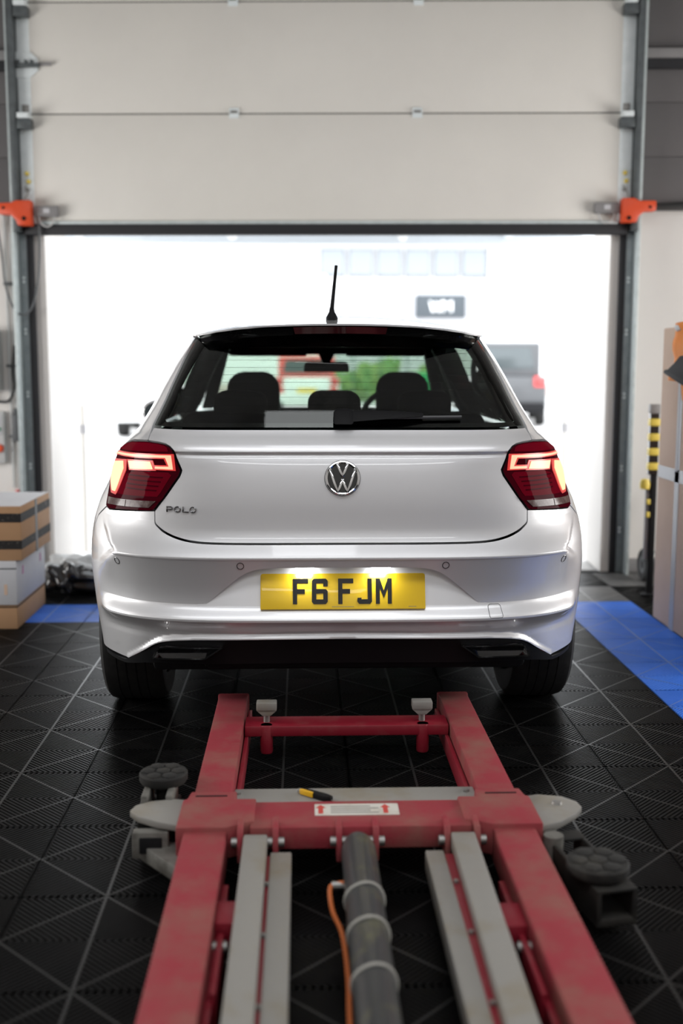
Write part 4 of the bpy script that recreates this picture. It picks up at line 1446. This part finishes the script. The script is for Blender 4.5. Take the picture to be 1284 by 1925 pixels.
# pivot lugs on the cross beam with pins
for xs_ in ((-.158, -.144, -.074, -.060), (.338, .352, .410, .424), (.078, .092, .166, .180)):
    for a, b in ((xs_[0], xs_[1]), (xs_[2], xs_[3])):
        MB().prism([(2.49 - 2.6, .062), (2.49 - 2.6, .12), (2.505 - 2.6, .145), (2.56 - 2.6, .15), (2.56 - 2.6, .06)], 'x', a - LX, b - LX).build('pivot_ear', 'lift_red', lift, bevel=.004)
    xm = (xs_[0] + xs_[3]) / 2
    MB().lathe([(0, -(xs_[3] - xs_[0]) / 2 - .014), (.012, -(xs_[3] - xs_[0]) / 2 - .014), (.012, (xs_[3] - xs_[0]) / 2 + .014), (0, (xs_[3] - xs_[0]) / 2 + .014)], lpt(xm, 2.507, .108), 'x', 12).build('pivot_pin', 'steel', lift)
# hydraulic cylinder
cy = MB().lathe([(0, 1.0 - 2.6), (.041, 1.0 - 2.6), (.0405, 2.44 - 2.6), (.034, 2.475 - 2.6), (.0, 2.49 - 2.6)], (.1285 - LX, 0, .112), 'y', 28).build('hydraulic_cylinder', 'cylinder_black', lift)
for y in (2.20, 2.055, 1.88):
    MB().tube([(.1285 - LX + .042 * math.cos(a), y - 2.6 + .004 * math.sin(2 * a), .112 + .042 * math.sin(a)) for a in np.linspace(0, 2 * PI, 29)[:-1]], .0038, 6, closed=True).build('tie_band', 'tie_grey', cy)
MB().tube(smooth_path([lpt(.10, 2.31, .10), lpt(.072, 2.315, .095), lpt(.058, 2.30, .09), lpt(.062, 2.24, .07), lpt(.080, 2.16, .06), lpt(.086, 2.0, .06), lpt(.083, 1.85, .062), lpt(.082, 1.6, .06), lpt(.082, 1.2, .06)]), .0055, 8).build('hose', 'hose_orange', lift)
MB().lathe([(0, 0), (.009, 0), (.009, .03), (.006, .03), (.006, .045), (0, .045)], lpt(.062, 2.314, .092), 'x', 10).build('hose_fitting', 'steel', lift)
# swivel brackets with rubber pads
earL = MB().prism([(a - LX, b - 2.6) for a, b in [(-.30, 2.56), (-.30, 2.72), (-.33, 2.728), (-.39, 2.715), (-.425, 2.69), (-.435, 2.655), (-.41, 2.62), (-.36, 2.585)]], 'z', .112, .130).build('swivel_plate', 'lift_white', lift, bevel=.003)
MB().box(-.418 - LX, -.33 - LX, 2.57 - 2.6, 2.60 - 2.6, .04, .108).build('swivel_bracket', 'lift_white_dirty', earL, bevel=.004)
MB().box(-.40 - LX, -.345 - LX, 2.565 - 2.6, 2.575 - 2.6, .055, .095).build('bracket_opening', 'black_trim', earL, bevel=.002)
MB().prism([(-.41 - LX, 2.60 - 2.6), (-.30 - LX, 2.46 - 2.6), (-.29 - LX, 2.60 - 2.6)], 'z', .03, .07).build('swivel_gusset', 'lift_white_dirty', earL, bevel=.003)


def pad_mesh(par, x, y, z, r):
    p = MB().lathe([(0, z - .028), (r * .92, z - .028), (r, z - .02), (r, z - .004), (r * .95, z), (0, z)], lpt(x, y, 0), 'z', 28).build('rubber_pad', 'lift_rubber', par)
    for k in range(7):                                       # raised hexagon blocks on top
        dx, dy = (0, 0) if k == 6 else (r * .63 * math.cos(k * PI / 3), r * .63 * math.sin(k * PI / 3))
        MB().prism([(x + dx + r * .325 * math.cos(t + PI / 6) - LX, y + dy + r * .325 * math.sin(t + PI / 6) - 2.6) for t in np.linspace(0, 2 * PI, 7)[:-1]], 'z', z - .004, z + .004).build('tread_block', 'lift_rubber', p, bevel=.003)
    return p


pad_mesh(earL, -.372, 2.83, .165, .064)
for x in (-.408, -.345):
    MB().box(x - .009 - LX, x + .009 - LX, 2.72 - 2.6, 2.85 - 2.6, .085, .140).build('pad_fork', 'lift_white_dirty', earL, bevel=.003)
MB().tube([lpt(-.372, 2.83, .03), lpt(-.372, 2.83, .14)], .020, 12).build('pad_stem', 'lift_dark', earL)
MB().box(-.425 - LX, -.33 - LX, 2.70 - 2.6, 2.87 - 2.6, .03, .087).build('swing_arm', 'lift_dark', earL, bevel=.005)
earR = MB().prism([(a - LX, b - 2.6) for a, b in [(.574, 2.53), (.574, 2.72), (.61, 2.73), (.67, 2.715), (.70, 2.68), (.705, 2.645), (.68, 2.605), (.63, 2.555)]], 'z', .112, .130).build('swivel_plate', 'lift_white', lift, bevel=.003)
MB().lathe([(0, .13), (.014, .13), (.012, .136), (0, .137)], lpt(.645, 2.665, 0), 'z', 12).build('swivel_bolt', 'steel', earR)
MB().tube([lpt(.60, 2.50, .05), lpt(.60, 2.50, .12)], .024, 14).build('pivot_post', 'lift_white_dirty', earR)
MB().tube([lpt(.598, 2.555, .03), lpt(.598, 2.555, .112)], .022, 14).build('pivot_post', 'lift_white_dirty', earR)
d0, d1 = Vector((.628, 2.555)), Vector((.684, 2.245))
dr = (d1 - d0).normalized()
nr = Vector((-dr.y, dr.x))
pg = lambda s0, w0: d0 + dr * s0 + nr * w0
L_ = (d1 - d0).length
mb = MB()
for w0, w1, z0, z1 in ((-.048, -.036, .03, .105), (.036, .048, .03, .105), (-.048, .048, .02, .04)):
    q = [pg(0, w0), pg(L_, w0), pg(L_, w1), pg(0, w1)]
    mb.hexa([(p.x - LX, p.y - 2.6, z0) for p in q] + [(p.x - LX, p.y - 2.6, z1) for p in q])
sa = mb.build('swing_arm', 'lift_dark', earR, bevel=.004)
mb = MB()
q = [pg(0, -.048), pg(.05, -.048), pg(.05, .048), pg(0, .048)]
mb.hexa([(p.x - LX, p.y - 2.6, .098) for p in q] + [(p.x - LX, p.y - 2.6, .106) for p in q])
mb.build('arm_cover', 'lift_dark', earR, bevel=.003)
mb = MB()
q = [pg(.17, -.048), pg(L_, -.048), pg(L_, .048), pg(.17, .048)]
mb.hexa([(p.x - LX, p.y - 2.6, .098) for p in q] + [(p.x - LX, p.y - 2.6, .106) for p in q])
mb.build('arm_cover', 'lift_dark', earR, bevel=.003)
pad_mesh(earR, .660, 2.325, .138, .070)

# utility knife on the base plate
kn = thing('utility_knife', 'yellow and black utility knife lying on the white lift plate', 'knife', (.035, 2.765, .1122), rotz=math.radians(-38))
MB().prism([(-.045, -.009), (.03, -.012), (.05, -.006), (.05, .006), (.03, .011), (-.045, .009)], 'z', 0, .016).build('handle', 'black_plastic', kn, bevel=.004)
MB().prism([(-.05, -.011), (-.005, -.0135), (-.005, -.006), (-.045, -.004)], 'z', .002, .0172).build('grip', 'knife_yellow', kn, bevel=.002)
MB().box(-.062, -.045, -.006, .006, .003, .012).build('end_clip', 'steel', kn, bevel=.002)
MB().prism([(.05, -.004), (.082, -.005), (.075, .004), (.05, .004)], 'z', .006, .0075).build('blade', 'steel', kn)

# ================================================================== STACKED BOXES AND BAG
def carton(name, label, x0, x1, y0, y1, z0, z1, m_, group=None):
    t = thing(name, label, 'box', ((x0 + x1) / 2, (y0 + y1) / 2, z0), group=group)
    hw, hd, hh = (x1 - x0) / 2, (y1 - y0) / 2, z1 - z0
    b = MB().box(-hw, hw, -hd, hd, 0, hh).build('carton_body', m_, t, bevel=.006)
    return t, hw, hd, hh


bxr = -1.342
t, hw, hd, hh = carton('cardboard_box', 'plain brown cardboard box at the bottom of the stack', bxr - .62, bxr, 5.125, 5.69, 0, .115, 'cardboard')
MB().box(-hw - .001, hw + .001, -hd - .001, hd + .001, hh - .012, hh - .004).build('lid_seam', 'print_brown', t, smooth=False)
t, hw, hd, hh = carton('white_carton', 'white carton with faint print between two brown boxes', bxr - .60, bxr + .004, 5.12, 5.69, .116, .325, 'carton_white')
for k in range(3):
    MB().box(hw - .06 - .05 * k, hw - .045 - .05 * k, -hd - .001, -hd, .05, .10).build('print_mark', 'cardboard_pale', t, smooth=False)
MB().box(-hw, hw, -hd - .001, -hd, .172, .178).build('print_line', 'cable_grey', t, smooth=False)
for dy in (-hd + .1, hd - .12):
    MB().prism([(dy, .13), (dy + .03, .13), (dy + .03, .17), (dy + .01, .17)], 'x', hw, hw + .001).build('print_mark', 'print_pink', t, smooth=False)
t, hw, hd, hh = carton('taped_box', 'brown cardboard box sealed with black printed tape on top of the stack', bxr - .60, bxr + .03, 5.13, 5.72, .326, .582, 'cardboard')
MB().box(-hw + .02, hw - .004, -hd + .01, hd - .004, hh, hh + .002).build('lid', 'carton_white', t, smooth=False)
for z in (.055, .182):
    MB().box(-hw - .001, hw + .0012, -hd - .0012, hd, z, z + .042).build('tape', 'tape_black', t, smooth=False)
MB().box(hw, hw + .0014, -.02, .02, 0, hh).build('tape', 'cable_grey', t, smooth=False)
for k in range(9):
    MB().box(hw - .30 + .05 * (k % 4) + .01 * (k // 4), hw - .27 + .05 * (k % 4) + .01 * (k // 4), -hd - .001, -hd, .110 + .018 * (k // 4), .117 + .018 * (k // 4)).build('print_mark', 'print_brown', t, smooth=False)


def lump(name, m_, cx, cy, rx, ry, rz, seed, amp, par=None, base_z=0.):
    bm = bmesh.new()
    bmesh.ops.create_icosphere(bm, subdivisions=4, radius=1)
    rnd = random.Random(seed)
    ph = [(rnd.uniform(-4, 4), rnd.uniform(-4, 4), rnd.uniform(-4, 4), rnd.uniform(0, 6)) for _ in range(9)]
    for v in bm.verts:
        p = v.co.copy()
        d = sum(math.sin(a * p.x * 2 + b * p.y * 2 + c_ * p.z * 2 + e_) for a, b, c_, e_ in ph) / 9
        p *= 1 + amp * d
        z = p.z * rz + rz * .75
        v.co = (cx + p.x * rx, cy + p.y * ry, base_z + max(0, z))
    me = bpy.data.meshes.new(name)
    bm.to_mesh(me)
    bm.free()
    me.materials.append(MATS[m_])
    me.shade_smooth()
    return link(name, me, par)


bag = thing('plastic_bag', 'glossy black plastic bag with a wrapped bundle slumped beside the box stack', 'bag', (-1.18, 6.02, 0))
lump('bag_body', 'bag_black', 0, 0, .26, .13, .085, 3, .5, bag)
lump('clear_film', 'bag_clear', -.04, .06, .22, .11, .07, 5, .5, bag, .07)
lump('bundle', 'bag_colour', .12, -.03, .13, .10, .04, 9, .4, bag, .03)
lump('bag_fold', 'bag_black', -.10, -.05, .12, .09, .10, 12, .6, bag)

# ================================================================== RIGHT: TALL CARTON, JACKET, STRIPED POST
t = thing('tall_cardboard_box', 'tall pale brown cardboard box with silver tape at the right edge', 'box', (2.04, 4.85, 0))
MB().box(-.305, .30, -.55, .45, 0, 1.415).build('carton_body', 'cardboard_pale', t, bevel=.008)
MB().box(-.3065, -.305, .145, .205, 0, 1.415).build('tape', 'tape_silver', t, smooth=False)
MB().box(-.3065, -.305, -.55, .45, .70, .76).build('tape', 'tape_silver', t, smooth=False)
MB().box(-.3075, -.306, .165, .20, .75, 1.18).build('white_strip', 'carton_white', t, smooth=False)
MB().box(-.3062, -.305, .19, .197, .05, .45).build('flap_gap', 'print_brown', t, smooth=False)

jk = thing('work_jacket', 'orange work jacket with black cuff hanging on the tall box', 'jacket', (1.735, 4.82, 1.05))
mb = MB()
ny, nz = 18, 14
for i in range(nz):                                           # draped sleeve and shoulder as a thick shell
    tz = i / (nz - 1)
    for j in range(ny):
        ty = j / (ny - 1)
        z = .12 + .26 * tz
        yhi = .262 - .035 * math.sin(PI * tz) - .10 * max(0, tz - .7) / .3
        y = -.5 + (yhi + .5) * ty
        x = -.028 - .02 * math.sin(PI * ty) - .007 * math.sin(9 * ty + 5 * tz) - .006 * math.sin(14 * tz)
        mb.v.append((x, y, z))
for i in range(nz - 1):
    for j in range(ny - 1):
        mb.f.append([i * ny + j, i * ny + j + 1, (i + 1) * ny + j + 1, (i + 1) * ny + j])
        mb.m.append(0)
jb = mb.build('jacket_body', 'jacket_orange', jk)
md = jb.modifiers.new('thickness', 'SOLIDIFY')
md.thickness = .02
md.offset = 0
MB().prism([(-.4, .07), (.0, .10), (.255, .150), (.26, .168), (.20, .172), (.12, .20), (.05, .23), (-.4, .25)], 'x', -.068, -.044).build('cuff', 'jacket_black', jk, bevel=.008)
MB().prism([(-.4, .02), (.06, .03), (.09, .11), (-.4, .11)], 'x', -.045, -.025).build('hem', 'jacket_orange', jk, bevel=.008)
MB().prism([(.11, .345), (.17, .34), (.19, .365), (.13, .382)], 'x', -.05, -.02).build('collar', 'carton_white', jk, bevel=.008)

ps = thing('striped_post', 'black post with yellow and black striped top behind the tall box', 'post', (1.872, 5.80, 0))
MB().box(-.014, .020, -.012, .012, 0, .66).build('pole', 'black_plastic', ps, bevel=.003)
MB().lathe([(.0, 0), (.045, 0), (.045, .012), (.02, .02), (0, .02)], (0, 0, 0), 'z', 14).build('foot', 'black_plastic', ps)
MB().box(-.030, .020, -.016, .016, .66, 1.0).build('sleeve', 'black_gloss', ps, bevel=.003)
for k in range(4):
    MB().box(-.033, .024, -.022, .02, .685 + .078 * k, .725 + .078 * k).build('yellow_stripe', 'yellow_paint', ps, bevel=.006)
MB().box(-.033, .022, -.02, .018, .985, 1.035).build('post_cap', 'rail_grey', ps, bevel=.004)
MB().lathe([(0, -.03), (.025, -.025), (.028, 0), (.022, .025), (0, .03)], (-.045, -.01, .61), 'z', 12).build('yellow_knob', 'yellow_paint', ps)
for z in (.50, .43):
    MB().box(-.03, -.012, -.015, .012, z, z + .03).build('yellow_clip', 'yellow_paint', ps, bevel=.004)
MB().box(-.034, -.014, .0, .02, .2, .62).build('side_rod', 'rail_grey', ps, bevel=.003)
tw = thing('trolley_wheel', 'small dark trolley wheel by the wall behind the striped post', 'wheel', (1.985, 6.22, 0))
MB().lathe([(.03, -.02), (.085, -.024), (.095, -.014), (.095, .014), (.085, .024), (.03, .02)], (0, 0, .095), 'x', 24).build('tyre', 'tyre_rubber', tw)
MB().lathe([(0, -.018), (.05, -.022), (.05, .022), (0, .018)], (0, 0, .095), 'x', 16).build('hub', 'cable_grey', tw)
MB().tube([(0.0, 0, .095), (.12, .06, .2), (.16, .08, .5)], .012, 8).build('trolley_frame', 'steel', tw)

# ================================================================== OUTSIDE
gr = MB().box(-60, 60, 6.66, 90, -.3, -.015).build('ground', 'concrete', smooth=False)
tag(gr, 'pale concrete yard outside the garage', 'ground', kind='structure')
bd = thing('industrial_building', 'white industrial unit with a window band and dark sign across the yard', 'building', (0, 46, 0))
MB().box(-34, .4, 0, 14, 0, 9).build('wall', 'facade_white', bd, smooth=False)
MB().box(.4, 7.7, .25, 14, 0, 9).build('office_wall', 'facade_grey', bd, smooth=False)
MB().box(7.7, 34, 0, 14, 0, 9).build('wall', 'facade_white', bd, smooth=False)
MB().box(-34, 34, -.12, 0, 0, .45).build('brick_plinth', 'brick_pale', bd, smooth=False)
MB().box(-34, 34, -.5, 0, 6.35, 6.75).build('fascia', 'facade_band', bd, bevel=.03)
for k in range(6):
    x = .75 + 1.17 * k
    wn = MB().box(x, x + 1.02, .10, .25, 4.85, 5.98).build('window', 'window_frame', bd, bevel=.01)
    MB().box(x + .06, x + .96, .08, .10, 4.92, 5.90).build('pane', 'window_glass', wn, smooth=False)
MB().box(.4, 7.7, .14, .25, 4.55, 4.75).build('window_sill_band', 'facade_white', bd, bevel=.01)
sg = MB().box(4.68, 6.78, .05, .25, 3.18, 4.12).build('sign_board', 'sign_dark', bd, bevel=.02)
for k, po in enumerate(([(5.02, 4.0), (5.12, 4.0), (5.22, 3.62), (5.32, 3.95), (5.42, 3.95), (5.52, 3.62), (5.62, 4.0), (5.72, 4.0), (5.58, 3.45), (5.46, 3.45), (5.37, 3.75), (5.28, 3.45), (5.16, 3.45)],
                        [(5.70, 3.45), (5.80, 3.45), (5.80, 3.8), (5.95, 3.6), (6.10, 3.8), (6.10, 3.45), (6.22, 3.45), (6.22, 4.0), (6.10, 4.0), (5.95, 3.78), (5.82, 4.0), (5.70, 4.0)])):
    po = [(5.73 + (x_ - 5.62) * .8, 3.65 + (z_ - 3.725) * .8) for x_, z_ in po]
    MB().prism(po, 'y', .02, .05).build('sign_letter', 'sign_white', sg, smooth=False)
for x in (-9.6, -3.2, 10.5):
    rd = MB().box(x, x + 4.2, -.05, 0, 0, 4.9).build('roller_shutter', 'facade_white', bd, bevel=.01)
    for k in range(11):
        MB().box(x + .1, x + 4.1, -.08, -.05, .2 + .42 * k, .52 + .42 * k).build('shutter_slat', 'facade_white', rd, bevel=.01)
# canopy over the garage door, outside
cn = thing('door_canopy', 'pale canopy edge with small round lamps outside above the doorway', 'canopy', (.2, 9.0, 0))
MB().box(-2.2, 2.05, -.05, .12, 2.19, 2.33).build('fascia', 'facade_band', cn, bevel=.01)
MB().box(-2.2, 2.05, -1.9, .1, 2.30, 2.37).build('canopy_sheet', 'facade_band', cn, bevel=.01)
for x in (-1.95, -.75, .6):
    MB().lathe([(0, -.10), (.035, -.10), (.045, -.05), (.045, -.02)], (x, 0, 2.26), 'y', 12).build('canopy_lamp', 'sign_white', cn)
for x in (-1.5, 1.4):
    MB().box(x, x + .06, -1.9, .05, 2.24, 2.30).build('canopy_bracket', 'facade_band', cn, bevel=.008)
for i, (x, y) in enumerate(((-1.455, 7.35), (1.80, 7.5))):
    b = thing('bollard', ('left' if i == 0 else 'right') + ' slim white bollard just outside the doorway', 'bollard', (x, y, -.015), group='bollards outside the doorway')
    MB().lathe([(.05, 0), (.05, .01), (.026, .015), (.026, .97), (.02, .99), (0, .995)], (0, 0, 0), 'z', 14).build('post', 'bollard_white', b)
    MB().lathe([(.0275, .80), (.0275, .86)], (0, 0, 0), 'z', 14).build('band', 'facade_grey', b)


def far_vehicle(name, label, loc, rotz, wd, ln, ht, paint, roof_m=None, tail='tail_red', suv=False, stripe=None, glass='vehicle_glass'):
    """rear of the vehicle at local y = 0 facing -y"""
    t = thing(name, label, 'car', loc, rotz)
    h = wd / 2
    zb = .62 * ht if not suv else .60 * ht
    prof = [(.0, .30), (.0, zb * .75), (.06, zb), (ln - 1.0, zb), (ln - .15, zb * .8), (ln, zb * .55), (ln, .28)]
    MB().prism(prof, 'x', -h, h).build('body', paint, t, bevel=.07, segs=3)
    cab = [(.10, zb - .02), (.28 if not suv else .16, ht - .03), (.5, ht), (ln * .5, ht), (ln * .56, ht - .05), (ln * .74, zb - .02)]
    MB().prism(cab, 'x', -h * .86, h * .86).build('cabin', roof_m or paint, t, bevel=.05, segs=3)
    # rear window, side windows
    c0, c1 = cab[0], cab[1]
    def pr(s0, out):
        y = c0[0] + (c1[0] - c0[0]) * s0
        z = c0[1] + (c1[1] - c0[1]) * s0
        return y - out, z
    (ya, za), (yb, zb2) = pr(.22, .012), pr(.86, .012)
    MB().hexa([(-h * .74, ya, za), (h * .74, ya, za), (h * .74, ya + .03, za), (-h * .74, ya + .03, za), (-h * .64, yb, zb2), (h * .64, yb, zb2), (h * .64, yb + .03, zb2), (-h * .64, yb + .03, zb2)]).build('rear_window', glass, t, bevel=.008)
    for sx in (-1, 1):
        MB().prism([(.42, zb + .06), (.52, ht - .1), (ln * .5, ht - .1), (ln * .64, zb + .06)], 'x', sx * h * .85 - .005, sx * h * .87).build('side_window', glass, t)
        MB().box(min(sx * h * .98, sx * h * .72), max(sx * h * .98, sx * h * .72), -.02, .12, zb * .78, zb * .99).build('tail_lamp', tail, t, bevel=.02)
        for y in (.72, ln - .75):
            wl_ = thing('wheel', None, None)
            wl_.parent = t
            MB().lathe([(.2, -.1), (.31, -.1), (.33, -.07), (.33, .07), (.31, .1), (.2, .1)], (sx * (h - .09), y, .33), 'x', 20).build('tyre', 'tyre_rubber', wl_)
            MB().lathe([(0, -.06), (.21, -.06), (.21, .06), (0, .06)], (sx * (h - .06), y, .33), 'x', 16).build('rim', 'alloy', wl_)
    MB().box(-h * .97, h * .97, -.06, .12, .28, .50).build('bumper', 'black_plastic' if suv else paint, t, bevel=.03)
    MB().box(-.26, .26, -.07 if not suv else -.012, -.05 if not suv else .01, .52, .63).build('number_plate', 'plate_yellow', t, bevel=.004)
    if stripe:
        for sx in (-1, 1):
            MB().box(min(sx * h * .70, sx * h * .93), max(sx * h * .70, sx * h * .93), -.01, .02, .5, zb * .74).build('stripe', stripe, t, smooth=False)
    return t


far_vehicle('parked_suv', 'dark grey off-road car parked in the yard right of the white car', (4.05, 22.5, -.015), math.radians(-9), 1.85, 4.6, 1.74, 'vehicle_grey', suv=True)
far_vehicle('parked_hatchback', 'white car parked in the yard left of the garage car', (-2.32, 19.0, -.015), math.radians(4), 1.76, 4.1, 1.45, 'vehicle_white', tail='sign_white', glass='window_pale')
far_vehicle('emergency_car', 'white and red car seen through the rear window', (.12, 29.5, -.015), 0, 1.75, 4.3, 1.5, 'vehicle_white', 'vehicle_red', stripe='vehicle_red')
hd_ = thing('hedge', 'low green hedge behind a wire fence seen through the car windows', 'hedge', (4.0, 38, 0))
for k in range(9):
    lump('hedge_clump', 'leaf_green', -2.6 + .75 * k, random.uniform(-.2, .2), .55, .45, .55 + .15 * (k % 3), 40 + k, .6, hd_)
fc = thing('wire_fence', 'dark green mesh fence in front of the hedge', 'fence', (4.0, 37, 0))
for k in range(8):
    MB().tube([(-3.2 + .9 * k, 0, 0), (-3.2 + .9 * k, 0, 1.7)], .03, 6).build('fence_post', 'fence_green', fc)
for k in range(6):
    MB().tube([(-3.2, 0, .2 + .28 * k), (3.1, 0, .2 + .28 * k)], .012, 5).build('fence_wire', 'fence_green', fc)
wb_ = thing('wheelie_bin', 'bright green wheelie bin in the yard seen through the right seat side', 'bin', (3.05, 27, 0))
MB().hexa([(-.24, -.28, .08), (.24, -.28, .08), (.24, .28, .08), (-.24, .28, .08), (-.29, -.34, .95), (.29, -.34, .95), (.29, .36, .95), (-.29, .36, .95)]).build('bin_body', 'bin_green', wb_, bevel=.02)
MB().box(-.31, .31, -.38, .38, .95, 1.05).build('lid', 'bin_green', wb_, bevel=.03)
for sx in (-1, 1):
    MB().lathe([(.02, -.03), (.1, -.03), (.1, .03), (.02, .03)], (sx * .24, .3, .1), 'x', 14).build('bin_wheel', 'tyre_rubber', wb_)
